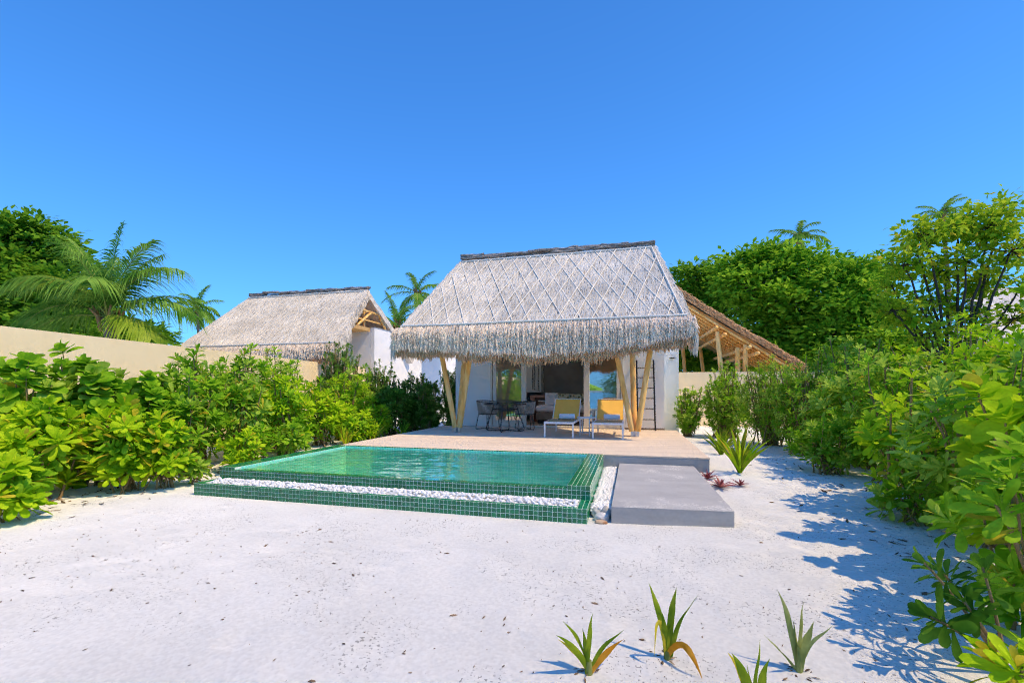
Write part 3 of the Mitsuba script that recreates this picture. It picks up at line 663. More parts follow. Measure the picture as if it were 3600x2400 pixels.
# ------------------------------------------------------------------ loungers, towels, tables, chairs
def lounger(x0, y0, label):
    w, L = 0.66, 1.15
    k = thing('sun_lounger', label, 'sun lounger')
    zs = HT + 0.31
    t = 0.035
    for x in (x0, x0 + w - t):
        part(k, 'leg', box(x, x + t, y0, y0 + t, HT + 0.001, zs - 0.001, 0.004), 'mat_white_metal')
        part(k, 'leg', box(x, x + t, y0 + 1.62, y0 + 1.62 + t, HT + 0.001, zs - 0.001, 0.004), 'mat_white_metal')
        part(k, 'side_rail', box(x, x + t, y0, y0 + 1.85, zs, zs + 0.045, 0.004), 'mat_white_metal')
    part(k, 'end_rail', box(x0 + t, x0 + w - t, y0, y0 + t, zs - 0.002, zs + 0.043, 0.004), 'mat_white_metal')
    u = np.linspace(0, 1, 12); sag = -0.03 * np.sin(np.pi * u)
    xs = np.linspace(x0 + t, x0 + w - t, 12)
    V = []; 
    for y in np.linspace(y0 + 0.03, y0 + L, 10):
        for xx, s in zip(xs, sag): V.append((xx, y, zs + 0.05 + s))
    q = [(i * 12 + j, i * 12 + j + 1, (i + 1) * 12 + j + 1, (i + 1) * 12 + j) for i in range(9) for j in range(11)]
    part(k, 'seat_sling', (np.array(V), np.array(q)), 'mat_sling_tan', True)
    V = []
    A, B = np.array([y0 + L, zs + 0.05]), np.array([y0 + L + 0.42, zs + 0.51])
    for a in np.linspace(0, 1, 8):
        for xx, s in zip(np.linspace(x0 + 0.02, x0 + w - 0.02, 12), sag):
            V.append((xx, A[0] + (B - A)[0] * a - s * 0.5, A[1] + (B - A)[1] * a))
    q = [(i * 12 + j, i * 12 + j + 1, (i + 1) * 12 + j + 1, (i + 1) * 12 + j) for i in range(7) for j in range(11)]
    part(k, 'backrest', (np.array(V), np.array(q)), 'mat_sling', True)
    b = MB()
    for x in (x0 + 0.012, x0 + w - 0.012): b.tube([(x, A[0] - 0.01, A[1]), (x, B[0], B[1] + 0.005)], 0.012, 6)
    b.tube([(x0 + 0.012, B[0], B[1] + 0.008), (x0 + w - 0.012, B[0], B[1] + 0.008)], 0.010, 6)
    part(k, 'back_frame', b.get(), 'mat_white_metal')
    b = MB()
    for x in (x0 + 0.05, x0 + w - 0.05): b.tube([(x, B[0] - 0.1, B[1] - 0.12), (x, B[0] + 0.12, zs + 0.02)], 0.011, 6)
    part(k, 'back_strut', b.get(), 'mat_white_metal')
    return k
lounger(-1.835, 9.80, 'sun lounger with shaded orange backrest standing left of the small white table')
lounger(-0.775, 9.77, 'sun lounger with sunlit pale yellow backrest next to the right bamboo posts')
def towel(x0, x1, y, z, r, label):
    k = thing('rolled_towel', label, 'towel')
    n = 60; a = np.linspace(0, 2 * np.pi * 2.6, n); rr = r * (0.25 + 0.75 * a / a[-1])
    xs = np.linspace(x0, x1, 6); V = []
    for s_, rad in ((0, 0.0), (1, 0.012)):
        pass
    prof = np.stack([np.cos(a) * rr, np.sin(a) * rr], -1)
    V = np.array([(x, y + p[0], z + r + p[1]) for x in xs for p in prof]); 
    q = [(i * n + j, i * n + j + 1, (i + 1) * n + j + 1, (i + 1) * n + j) for i in range(5) for j in range(n - 1)]
    part(k, 'roll', (V, np.array(q)), 'mat_towel', True)
    part(k, 'core', MB().tube([(x0 + 0.004, y, z + r), (x1 - 0.004, y, z + r)], r * 0.86, 20).get(), 'mat_towel', 40)
towel(-1.64, -1.27, 10.82, HT + 0.345, 0.075, 'rolled white towel lying on the left lounger')
towel(-0.58, -0.21, 10.80, HT + 0.345, 0.075, 'rolled white towel lying on the right lounger')
k = thing('side_table', 'small white round side table between the two loungers', 'side table')
sx, sy = -0.975, 10.55
part(k, 'table_top', MB().tube([(sx, sy, HT + 0.405), (sx, sy, HT + 0.43)], 0.21, 28).get(), 'mat_white_metal', 30)
for a in (0.6, 2.2, 3.75, 5.3):
    x, y = sx + 0.16 * math.cos(a), sy + 0.16 * math.sin(a)
    part(k, 'leg', MB().tube([(x, y, HT + 0.002), (x, y, HT + 0.404)], 0.013, 8).get(), 'mat_white_metal')
aa = np.linspace(0, 2 * np.pi, 29)
part(k, 'foot_ring', MB().tube(np.stack([sx + 0.16 * np.cos(aa), sy + 0.16 * np.sin(aa), 0 * aa + HT + 0.07], -1), 0.009, 6, False).get(), 'mat_white_metal')

k = thing('patio_table', 'round black metal table with a smoked glass top between two rope chairs', 'table')
tx, ty, tr = -3.09, 11.10, 0.53
zt = HT + 0.70
ring = np.linspace(0, 2 * np.pi, 49)
v = np.vstack([[tx, ty, zt + 0.006], np.stack([tx + tr * np.cos(ring[:-1]), ty + tr * np.sin(ring[:-1]), 0 * ring[:-1] + zt + 0.006], -1)])
part(k, 'glass_top', (v, np.array([(0, 1 + i, 1 + (i + 1) % 48) for i in range(48)])), 'mat_glass_top')
part(k, 'top_ring', MB().tube(np.stack([tx + tr * np.cos(ring), ty + tr * np.sin(ring), 0 * ring + zt], -1), 0.012, 6, False).get(), 'mat_black_metal', True)
for q_ in range(4):
    a = q_ * math.pi / 2 - 1.52
    d = np.array([math.cos(a), math.sin(a), 0]); c = np.array([tx, ty, 0])
    P = [c + d * 0.30 + [0, 0, zt - 0.01], c + d * 0.33 + [0, 0, zt - 0.14], c + d * 0.50 + [0, 0, HT + 0.09], c + d * 0.49 + [0, 0, HT + 0.035], c + d * 0.42 + [0, 0, HT + 0.017], c + d * 0.02 + [0, 0, HT + 0.03]]
    part(k, 'leg', MB().tube(P, 0.0135, 7).get(), 'mat_black_metal')
P2 = np.stack([tx + 0.325 * np.cos(ring), ty + 0.325 * np.sin(ring), 0 * ring + zt - 0.13], -1)
part(k, 'brace_ring', MB().tube(P2, 0.009, 6, False).get(), 'mat_black_metal', True)

def rope_chair(cx, cy, face_a, label):
    k = thing('patio_chair', label, 'chair')
    R = np.array([[math.cos(face_a), -math.sin(face_a), 0], [math.sin(face_a), math.cos(face_a), 0], [0, 0, 1]])
    g = lambda P: np.asarray(P, float) @ R.T + [cx, cy, HT]
    a = np.linspace(math.radians(15), math.radians(345), 40)     # opening towards +x local
    top = np.stack([0.30 * np.cos(a), 0.31 * np.sin(a), 0.745 + 0.03 * np.cos(a + math.pi)], -1)
    low = np.stack([0.245 * np.cos(a), 0.255 * np.sin(a), 0.43 + 0 * a], -1)
    part(k, 'top_rail', MB().tube(g(top), 0.011, 6).get(), 'mat_black_metal', True)
    a2 = np.linspace(0, 2 * math.pi, 41)
    part(k, 'seat_rail', MB().tube(g(np.stack([0.25 * np.cos(a2), 0.26 * np.sin(a2), 0.42 + 0 * a2], -1)), 0.011, 6, False).get(), 'mat_black_metal', True)
    ropes = MB(); n = 74
    aa = np.linspace(math.radians(16), math.radians(344), n)
    P = np.stack([g(np.stack([(0.245 + 0.055 * t) * np.cos(aa + 0.03 * t), (0.255 + 0.055 * t) * np.sin(aa + 0.03 * t), 0.425 + t * (0.32 + 0.03 * np.cos(aa + math.pi))], -1)) for t in (0, 0.33, 0.66, 1)], 1)
    ropes.add(*tubes(P, np.full((n, 4), 0.0062), 4))
    part(k, 'rope_back', ropes.get(), 'mat_rope', True)
    m = trimesh.creation.cylinder(0.245, 0.05, sections=32); m.apply_translation([0, 0, 0.425]); m.vertices[:] = g(m.vertices)
    part(k, 'seat', m, 'mat_rope', 40)
    for s1 in (-1, 1):
        for s2 in (-1, 1):
            part(k, 'leg', MB().tube(g([(0.16 * s1, 0.19 * s2, 0.415), (0.22 * s1, 0.235 * s2, 0.05), (0.20 * s1, 0.235 * s2, 0.012)]), 0.0105, 6).get(), 'mat_black_metal')
        part(k, 'runner', MB().tube(g([(0.20 * s1, 0.235, 0.0115), (0.05 * s1, 0.0, 0.03), (0.20 * s1, -0.235, 0.0115)]), 0.010, 6).get(), 'mat_black_metal')
rope_chair(-3.72, 11.62, -0.5, 'grey rope chair at the left side of the round glass table')
rope_chair(-2.72, 11.72, math.pi + 0.4, 'grey rope chair at the right side of the round glass table')

# ------------------------------------------------------------------ neighbouring buildings and walls
nb = thing('thatched_villa', 'neighbouring villa on the left with pale thatched roof and open bamboo gable', 'villa')
NX, NY = -10.22, 2.60
roof2, (e0, e1, r0, r1, nn) = villa_roof(nb, NX, NY, 111, False, 9000, 3400)
part(nb, 'side_wall', box(-9.55, -9.38, 15.16, 27.0, 0.0, 3.74), 'mat_white_wall', label='long bright white side wall')
part(nb, 'front_wall', box(-15.2, -9.56, 15.16, 15.32, 0.0, 3.72), 'mat_white_wall')
part(nb, 'wall_coping', box(-9.57, -9.36, 15.14, 27.0, 3.742, 3.765), 'mat_concrete')
gx_ = -9.55
for P0, P1, r in (((-9.62, 15.05, 5.15), (-9.35, 13.9, 3.75), 0.05), ((-9.62, 15.1, 5.15), (-9.5, 16.2, 3.75), 0.05), ((-9.75, 15.05, 5.1), (-9.75, 15.05, 3.75), 0.05),
                  ((-9.6, 14.2, 4.35), (-9.6, 15.9, 4.35), 0.045), ((-9.6, 14.0, 4.0), (-9.6, 16.2, 4.0), 0.035), ((-9.6, 15.3, 4.35), (-9.6, 14.4, 3.75), 0.05)):
    part(nb, 'gable_bamboo', bamboo(P0, P1, r, int(P0[1] * 10), 8), 'mat_bamboo', True)
part(nb, 'gable_floor', box(-12.0, -9.56, 14.0, 16.4, 3.60, 3.735), 'mat_mat')
b = MB()
for k in range(10):
    y0 = 12.75 + 0.25 * k
    b.tube([(-9.9, y0, 2.9 + 0.25 * k * 0.9), (-13.5, y0, 2.9 + 0.25 * k * 0.9)], 0.03, 6)
part(nb, 'purlins', b.get(), 'mat_bamboo', True)
# crumpled blue sheet over the flat roof behind the gable
X_, Y_ = np.meshgrid(np.linspace(-9.5, -7.2, 26), np.linspace(19.0, 21.2, 26), indexing='ij')
h_ = 3.9 + 0.9 * np.clip(1 - ((X_ + 9.2) / 2.1), 0, 1) ** 1.5 + (meshkit.fbm(np.stack([X_ * 1.6, Y_ * 1.6, 0 * X_], -1), 3, 8) - 0.5) * 0.8
i, j = np.meshgrid(np.arange(25), np.arange(25), indexing='ij')
q = np.stack([i * 26 + j, (i + 1) * 26 + j, (i + 1) * 26 + j + 1, i * 26 + j + 1], -1).reshape(-1, 4)
simple('plastic_sheet', (np.stack([X_ - 0.1, Y_, h_], -1).reshape(-1, 3), q), 'mat_tarp', 'crumpled blue sheeting on the roof behind the white wall', 'sheet')
k = thing('thatched_villa', 'small distant thatched ridge behind the left boundary wall under the palm', 'villa')
m, _ = thatch_slab((-31, 24, 3.2), (-24.5, 24, 3.2), (-30, 27.5, 5.9), (-25.3, 27.5, 5.9), 0.3, 30, 20, 5)
part(k, 'roof', m, 'mat_mat', 35); part(k, 'ridge_bundle', ridge_bundle((-30, 27.5, 5.95), (-25.2, 27.5, 5.95), 0.12, 77), 'mat_ridge', True)
part(k, 'wall', box(-29.5, -25.5, 25.5, 30, 0, 3.6), 'mat_white_wall')

pv = thing('thatched_pavilion', 'open pavilion behind the rear wall with sloping thatch and bamboo rafters underneath', 'pavilion')
# verge curve of the visible slope, from the ridge down to the right (x, z)
vc = np.array([(0.3, 6.0), (1.53, 5.26), (2.38, 4.62), (3.80, 3.62), (4.71, 3.03), (5.45, 2.50), (5.75, 2.28)])
Yv = np.linspace(17.5, 24.0, 26); tt = np.linspace(0, 1, 40)
sx_ = np.interp(tt, np.linspace(0, 1, len(vc)), vc[:, 0]); sz_ = np.interp(tt, np.linspace(0, 1, len(vc)), vc[:, 1])
def surf(off, seed):
    A, B = np.meshgrid(np.arange(40), Yv, indexing='ij')
    P = np.stack([sx_[A.astype(int)], B, sz_[A.astype(int)]], -1) + np.array([0.55, 0, 0.83]) * off
    P += (np.array([0.55, 0, 0.83]) * ((meshkit.fbm(P * 3, 3, seed) - 0.5) * 0.09)[..., None])
    P[:, 0] += 0; P[..., 1] += np.where(B == Yv[0], (meshkit.noise(P * 9, seed) - 0.5) * 0.12, 0)
    return P.reshape(-1, 3)
top, bot = surf(0.0, 31), surf(-0.15, 32)
i, j = np.meshgrid(np.arange(39), np.arange(25), indexing='ij')
q = np.stack([i * 26 + j, i * 26 + j + 1, (i + 1) * 26 + j + 1, (i + 1) * 26 + j], -1).reshape(-1, 4)
line = np.arange(40) * 26
q2 = np.stack([line[:-1], line[1:], line[1:] + 1040, line[:-1] + 1040], -1)
pr = part(pv, 'roof', (np.vstack([top, bot]), np.vstack([q, q[:, ::-1] + 1040, q2, q2 + 25])), 'mat_thatch', 40)
n = 2600; r_ = np.random.default_rng(90); t = r_.random(n)
base = np.stack([np.interp(t, tt, sx_), np.full(n, 17.5), np.interp(t, tt, sz_)], -1) + np.array([0.55, 0, 0.83]) * r_.uniform(-0.16, 0.02, n)[:, None]
u = np.linspace(0, 1, 4)
P = base[:, None] + u[None, :, None] * (r_.uniform(0.12, 0.4, n)[:, None, None] * np.array([0.83, -0.05, -0.55])) + np.stack([0 * t, r_.normal(-0.03, 0.03, n), r_.normal(0, 0.04, n)], -1)[:, None] * u[None, :, None]
part(pr, 'verge_straw', tubes(P, r_.uniform(0.006, 0.016, n)[:, None] * np.array([0.8, 1, 0.9, 0.2]), 3), 'mat_straw_brown', kind='stuff')
# other slope, hidden behind the villa, and the mat lining
m, _ = thatch_slab((-5.0, 17.6, 2.4), (-5.0, 24, 2.4), (0.3, 17.6, 5.98), (0.3, 24, 5.98), 0.3, 12, 12, 41)
part(pv, 'far_roof', m, 'mat_thatch', 35)
lin = surf(-0.23, 33)
part(pv, 'mat_lining', (lin, q), 'mat_mat', True)
dn = unit(np.array([vc[-2, 0] - vc[1, 0], 0, vc[-2, 1] - vc[1, 1]]))
for k in range(9):
    y = 17.62 + 0.52 * k
    P = np.stack([np.interp(np.linspace(0.03, 0.93, 14), tt, sx_), np.full(14, y), np.interp(np.linspace(0.03, 0.93, 14), tt, sz_)], -1) + np.array([0.55, 0, 0.83]) * -0.31
    part(pv, 'rafter', MB().tube(P, 0.052, 8).get(), 'mat_bamboo', True)
for (x, z) in ((3.02, 3.60), (3.30, 3.35), (4.10, 2.88), (4.36, 2.66)):
    part(pv, 'purlin', bamboo((x, 17.35, z), (x - 0.15, 23.5, z), 0.07, int(x * 100), 10), 'mat_bamboo', True)
for (x0, x1, zt_) in ((3.42, 3.10, 3.5), (3.82, 3.78, 2.9), (4.0, 4.04, 3.0)):
    part(pv, 'post', bamboo((x0, 17.7, 0), (x1, 17.7, zt_), 0.085, int(x0 * 100), 10), 'mat_bamboo', True)
for (x0, x1, zt_) in ((2.7, 2.4, 4.0), (3.6, 3.2, 3.4), (2.2, 2.0, 4.2)):
    part(pv, 'post', bamboo((x0, 22.5, 0), (x1, 22.5, zt_), 0.085, int(x0 * 100), 10), 'mat_bamboo', True)

def wall(pts, z, th, label):
    from shapely.geometry import LineString
    poly = LineString(pts).buffer(th / 2, cap_style=2, join_style=2)
    m = trimesh.creation.extrude_polygon(poly, z + 0.4, engine='earcut'); m.apply_translation([0, 0, -0.4])
    k = key_of('boundary_wall'); scene[k] = mikit.ply(m, 'mat_cream_wall'); labels[k] = {'label': label, 'category': 'wall'}
wall([(-7.3, -6.0), (-8.65, 4.28), (-9.60, 11.8), (-9.75, 15.0)], 2.25, 0.2, 'long cream boundary wall behind the left hedge')
wall([(1.37, 17.0), (7.3, 17.5), (7.5, 2.0), (7.0, -5.0)], 2.0, 0.2, 'cream boundary wall behind the right shrubs and tree')

# third villa far right behind the tree
tv = thing('thatched_villa', 'pale roofed villa with dark openings behind the yellow green tree at the far right', 'villa')
m, _ = thatch_slab((9.6, 14.6, 2.55), (17.0, 14.6, 2.55), (10.4, 17.6, 4.6), (16, 17.6, 4.6), 0.25, 40, 30, 61)
part(tv, 'roof', m, 'mat_thatch', 35)
part(tv, 'wall', box(10.0, 16, 17.4, 17.6, 0, 3.4), 'mat_white_wall')
part(tv, 'dark_opening', box(10.6, 12.0, 17.30, 17.399, 0.3, 2.4), 'mat_dark'); part(tv, 'dark_opening', box(12.3, 13.8, 17.30, 17.399, 0.3, 2.4), 'mat_dark')
for x in (10.0, 12.15): part(tv, 'post', bamboo((x, 15.0, 0), (x, 15.0, 2.6), 0.09, 5, 8), 'mat_bamboo', True)

# ------------------------------------------------------------------ plants
def leaf_template(ws, ts, droop=0.25, fold=0.18):
    """Leaf along +x, length 1, half widths ws at ts, folded along the midrib and bent down."""
    V, F = [], []
    for t, w in zip(ts, ws):
        z = -droop * t ** 2
        V += [(t, -w, z + fold * w), (t, 0, z), (t, w, z + fold * w)]
    for k in range(len(ts) - 1):
        a = 3 * k
        F += [(a, a + 3, a + 4), (a, a + 4, a + 1), (a + 1, a + 4, a + 5), (a + 1, a + 5, a + 2)]
    return np.array(V), np.array(F)
OBOV = leaf_template([0.03, 0.075, 0.145, 0.17, 0.125, 0.015], [0, 0.25, 0.55, 0.78, 0.93, 1.0], 0.16)
OBOV_S = leaf_template([0.05, 0.17, 0.20, 0.02], [0, 0.5, 0.8, 1.0], 0.16)
ROUND = leaf_template([0.06, 0.34, 0.45, 0.40, 0.24, 0.03], [0, 0.18, 0.45, 0.72, 0.92, 1.0], 0.22, 0.25)
FINE = leaf_template([0.03, 0.26, 0.03], [0, 0.5, 1.0], 0.15)
LANCE = leaf_template([0.03, 0.11, 0.155, 0.11, 0.01], [0, 0.25, 0.55, 0.8, 1.0], 0.22)

def place(tpl, M):
    v = np.einsum('nij,kj->nki', M[:, :3, :3], tpl[0]) + M[:, None, :3, 3]
    f = tpl[1][None] + (np.arange(len(M)) * len(tpl[0]))[:, None, None]
    return v.reshape(-1, 3), f.reshape(-1, 3)

def frames(p, d, up, L, wide=1.0):
    d = unit(d); y = unit(np.cross(up, d)); z = np.cross(d, y)
    M = np.zeros((len(p), 4, 4)); M[:, 3, 3] = 1
    M[:, :3, 0] = d * L[:, None]; M[:, :3, 1] = y * (L * wide)[:, None]; M[:, :3, 2] = z * L[:, None]; M[:, :3, 3] = p
    return M

def rosettes(tips, axes, n, L, r, e0=20, e1=100, spread=0.05):
    """Leaves spiralling round every tip: (matrices)."""
    N = len(tips); k = np.arange(n)
    az = (k * 2.39996)[None] + r.uniform(0, 6.28, (N, 1)) + r.normal(0, 0.2, (N, n))
    el = np.radians(e0 + (e1 - e0) * (k / max(n - 1, 1)) ** 0.85)[None] + r.normal(0, 0.16, (N, n))
    a = unit(axes); ref = np.where(np.abs(a[:, 2:]) < 0.9, [0, 0, 1.0], [1.0, 0, 0]); u = unit(np.cross(a, ref)); v = np.cross(a, u)
    rad = np.cos(az)[..., None] * u[:, None] + np.sin(az)[..., None] * v[:, None]
    d = np.cos(el)[..., None] * a[:, None] + np.sin(el)[..., None] * rad
    up = a[:, None] * np.sin(el)[..., None] - rad * np.cos(el)[..., None] + r.normal(0, 0.18, (N, n, 3))
    ln = L * (0.62 + 0.38 * np.minimum(1, k / (0.5 * n)))[None] * r.uniform(0.8, 1.15, (N, n)) * r.uniform(0.82, 1.12, (N, 1))
    p = tips[:, None] - a[:, None] * (k / n * spread)[None, :, None]
    return frames(p.reshape(-1, 3), d.reshape(-1, 3), up.reshape(-1, 3), ln.reshape(-1))

ALT = {'mat_leaf_lime': 'mat_leaf_green', 'mat_leaf_green': 'mat_leaf_grey', 'mat_leaf_grey': 'mat_leaf_green', 'mat_leaf_fine': 'mat_leaf_dark', 'mat_leaf_dark': 'mat_leaf_fine'}
LEAFPLY = {}
def shrub(name, label, cat, base, h, rad, ntips, nleaf, L, tpl, mat, seed, n_parts=0, yellow=0.03, low=0.25, group=None, lean=(0, 0), mat_part=None, e1=88, fill=True):
    r = np.random.default_rng(seed)
    k = thing(name, label, cat, group)
    x, y = base; z0 = float(ground_z(x, y))
    rx, ry = rad if isinstance(rad, tuple) else (rad, rad)
    # tips on an uneven dome
    ntips = int(ntips * 1.9); low *= 0.7
    d = unit(r.normal(size=(ntips, 3))); d[:, 2] = np.abs(d[:, 2]) * np.where(r.random(ntips) < 0.40, -1, 1)
    lump = 0.72 + 0.56 * meshkit.noise(d * 1.9 + seed, seed)
    rr = np.where(r.random(ntips) < 0.25, r.uniform(0.35, 0.75, ntips), r.uniform(0.75, 1.0, ntips)) * lump
    cz = z0 + h * (low + (1 - low) * 0.42)
    hz_up, hz_dn = (z0 + h - L * 0.6) - cz, cz - z0 - L * 0.5
    tips = np.stack([x + lean[0] + d[:, 0] * rx * rr, y + lean[1] + d[:, 1] * ry * rr, cz + np.where(d[:, 2] > 0, hz_up, hz_dn) * d[:, 2] * rr], -1)
    shoot = (d[:, 2] > 0.45) & (r.random(ntips) < 0.25); tips[:, 2] += np.where(shoot, r.uniform(0.02, 0.17, ntips) * h, 0)
    axes = unit(d * [0.85, 0.85, 0.4] + [0, 0, 0.95] + r.normal(0, 0.25, (ntips, 3)))
    M = rosettes(tips, axes, int(nleaf * 1.15), L, r, e0=12, e1=e1, spread=0.09)
    if fill:
        nf = ntips * nleaf // 4
        dd = unit(r.normal(size=(nf, 3))); q_ = r.uniform(0.25, 0.75, nf)
        pf = np.stack([x + lean[0] + dd[:, 0] * rx * q_, y + lean[1] + dd[:, 1] * ry * q_, cz + dd[:, 2] * hz_up * q_], -1)
        M = np.concatenate([M, frames(pf, dd + r.normal(0, 0.5, (nf, 3)), unit(r.normal(0, 0.5, (nf, 3)) + [0, 0, 1.0]), L * r.uniform(0.8, 1.1, nf))])
    # stems
    pool_ = np.flatnonzero((d[:, 2] > 0.15) & (np.linalg.norm(tips[:, :2] - [x + lean[0], y + lean[1]], axis=1) < 0.8 * max(rx, ry))); sel = np.unique(np.r_[r.permutation(pool_)[:14], np.flatnonzero(shoot)]); ns = len(sel)
    root = np.stack([x + r.normal(0, 0.10 * rx / 0.5, ns), y + r.normal(0, 0.10 * ry / 0.5, ns), np.full(ns, z0 - 0.03)], -1)
    u = np.linspace(0, 1, 7)[None, :, None]; tp = tips[sel]
    midp = root * 0.35 + tp * 0.65; midp[:, 2] = root[:, 2] + 0.45 * (tp[:, 2] - root[:, 2]) 
    P = (1 - u) ** 2 * root[:, None] + 2 * u * (1 - u) * midp[:, None] + u ** 2 * tp[:, None] + r.normal(0, 0.008, (ns, 7, 3))
    R = np.linspace(1, 0.42, 7)[None] * r.uniform(0.007, 0.018, ns)[:, None] * (0.6 + h * 0.4)
    part(k, 'stems', tubes(P, R, 5), 'mat_stem', True)
    c = M[:, :3, 3] + M[:, :3, 0] * 0.5
    px, py, pd = proj(c)
    show = np.where((pd > 0.3) & (px > -40) & (px < 3640) & (py < 2440), (np.linalg.norm(M[:, :3, 0], axis=1) / pd), 0)
    out = np.linalg.norm((c - [x + lean[0], y + lean[1], cz]) / [rx, ry, max(hz_up, 0.05)], axis=1)
    toward = (c[:, 0] * 0 - (c[:, 1] - y) / ry) * 0.5
    score = show * (0.3 + np.clip(out + toward, 0, 2))
    order = np.argsort(-score)
    yl = r.random(len(M)) < yellow
    pk = np.zeros(len(M), bool); pk[order[:n_parts]] = True
    pk &= show > 0
    tk = id(tpl)
    for i_ in np.flatnonzero(pk):
        mm = 'mat_leaf_yellow' if yl[i_] else (mat_part or mat)
        if (tk, mm) not in LEAFPLY: LEAFPLY[(tk, mm)] = mikit.ply(tpl, mm, True)
        part(k, 'leaf', shape=LEAFPLY[(tk, mm)], M=M[i_])
    nl_ = int(nleaf * 1.15); cl_ = np.arange(len(M)) // nl_
    alt = (r.random(cl_.max() + 1) < 0.3)[cl_]; alt[ntips * nl_:] = True          # some shoots and the inner leaves are of the other green
    if (~pk & ~yl & ~alt).any(): part(k, 'foliage', place(tpl, M[~pk & ~yl & ~alt]), mat, True, kind='stuff')
    if (~pk & ~yl & alt).any(): part(k, 'inner_foliage', place(tpl, M[~pk & ~yl & alt]), ALT.get(mat, mat), True, kind='stuff')
    if (yl & ~pk).any(): part(k, 'yellow_leaves', place(tpl, M[yl & ~pk]), 'mat_leaf_yellow', True, kind='stuff')
    return k

# --- left hedge
S = shrub
S('shrub', 'low lime green rosette shrub at the lower left corner on the sand', 'shrub', (-6.22, 3.10), 0.74, 0.42, 13, 16, 0.21, OBOV, 'mat_leaf_lime', 201, 90, 0.05, 0.15)
S('shrub', 'lime green rosette shrub with yellowing lower leaves at the left picture edge', 'shrub', (-6.95, 3.85), 1.30, (0.55, 0.45), 24, 16, 0.22, OBOV, 'mat_leaf_lime', 202, 70, 0.09, 0.3)
S('shrub', 'bright lime rosette shrub on bare brown stems in front of the left hedge', 'shrub', (-6.45, 4.45), 1.22, (0.50, 0.42), 24, 17, 0.21, OBOV, 'mat_leaf_lime', 203, 90, 0.08, 0.35)
S('shrub', 'yellow green rosette shrub just left of the front corner of the pool', 'shrub', (-6.13, 4.70), 0.98, (0.38, 0.33), 17, 17, 0.19, OBOV, 'mat_leaf_lime', 204, 90, 0.09, 0.3)
S('shrub', 'round leaved shrub reaching up the cream wall near the left edge', 'shrub', (-7.55, 3.95), 1.90, (0.55, 0.45), 30, 8, 0.19, ROUND, 'mat_leaf_green', 205, 70, 0.02, 0.35)
S('shrub', 'tall round leaved shrub against the cream wall, second from the left edge', 'shrub', (-7.35, 4.55), 1.92, (0.50, 0.45), 30, 8, 0.18, ROUND, 'mat_leaf_green', 206, 70, 0.02, 0.4)
S('shrub', 'mid green round leaved shrub between the tall shrub and the lime rosettes', 'shrub', (-7.35, 5.30), 1.72, (0.55, 0.5), 34, 9, 0.17, ROUND, 'mat_leaf_green', 207, 50, 0.02, 0.35)
S('shrub', 'dense mid green shrub beside the left front corner of the pool', 'shrub', (-6.85, 5.55), 1.58, (0.55, 0.5), 36, 13, 0.18, OBOV, 'mat_leaf_green', 208, 60, 0.02, 0.28)
S('shrub', 'tallest shrub of the left hedge with leafy peak against the cream wall', 'shrub', (-7.35, 6.25), 2.02, (0.55, 0.55), 42, 13, 0.18, OBOV, 'mat_leaf_green', 209, 50, 0.02, 0.35)
S('shrub', 'grey green small shrub at the left front corner of the pool', 'shrub', (-5.98, 5.00), 0.48, 0.22, 9, 10, 0.13, OBOV, 'mat_leaf_grey', 210, 40, 0.02, 0.2)
S('shrub', 'leafy green shrub on open brown stems beside the left pool edge', 'shrub', (-6.70, 6.55), 1.52, (0.55, 0.5), 36, 14, 0.17, OBOV, 'mat_leaf_green', 211, 40, 0.04, 0.4)
S('shrub', 'light green shrub beside the middle of the left pool edge', 'shrub', (-6.75, 7.55), 1.58, (0.6, 0.55), 42, 14, 0.16, OBOV, 'mat_leaf_lime', 212, 40, 0.03, 0.3)
S('shrub', 'green hedge shrub behind the middle of the pool against the cream wall', 'shrub', (-7.6, 7.35), 2.10, (0.6, 0.6), 46, 13, 0.16, OBOV, 'mat_leaf_green', 213, 30, 0.02, 0.3)
S('shrub', 'light grey green hedge shrub below the neighbouring eave', 'shrub', (-7.75, 8.55), 2.15, (0.65, 0.6), 50, 13, 0.15, OBOV, 'mat_leaf_grey', 214, 30, 0.02, 0.25)
S('shrub', 'yellow green narrow leaved shrub beside the far left corner of the pool', 'shrub', (-6.70, 8.70), 1.38, (0.6, 0.6), 46, 14, 0.16, LANCE, 'mat_leaf_lime', 215, 40, 0.03, 0.15)
S('shrub', 'yellow green shrub behind the strap leaved lilies by the deck', 'shrub', (-7.0, 9.9), 1.62, (0.65, 0.6), 50, 14, 0.16, LANCE, 'mat_leaf_lime', 216, 30, 0.02, 0.15)
S('shrub', 'dark small leaved bushy shrub rising before the neighbouring white wall', 'shrub', (-8.0, 11.1), 2.45, (0.72, 0.7), 280, 12, 0.085, FINE, 'mat_leaf_fine', 217, 0, 0.0, 0.12)
S('shrub', 'thin dark shrub before the bright corner of the neighbouring wall', 'shrub', (-7.25, 12.1), 2.02, (0.55, 0.6), 230, 11, 0.085, FINE, 'mat_leaf_fine', 218, 0, 0.0, 0.2)
S('shrub', 'sparse dark shrub below the left end of the thatch fringe', 'shrub', (-6.5, 12.6), 1.72, (0.65, 0.6), 220, 10, 0.09, FINE, 'mat_leaf_fine', 219, 0, 0.0, 0.2)
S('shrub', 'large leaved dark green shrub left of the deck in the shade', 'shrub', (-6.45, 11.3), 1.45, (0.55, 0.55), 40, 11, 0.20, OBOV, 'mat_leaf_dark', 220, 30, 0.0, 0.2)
S('shrub', 'deep green shaded shrub beside the back left corner of the deck', 'shrub', (-5.85, 12.3), 1.65, (0.5, 0.6), 200, 12, 0.10, FINE, 'mat_leaf_dark', 221, 0, 0.0, 0.05)
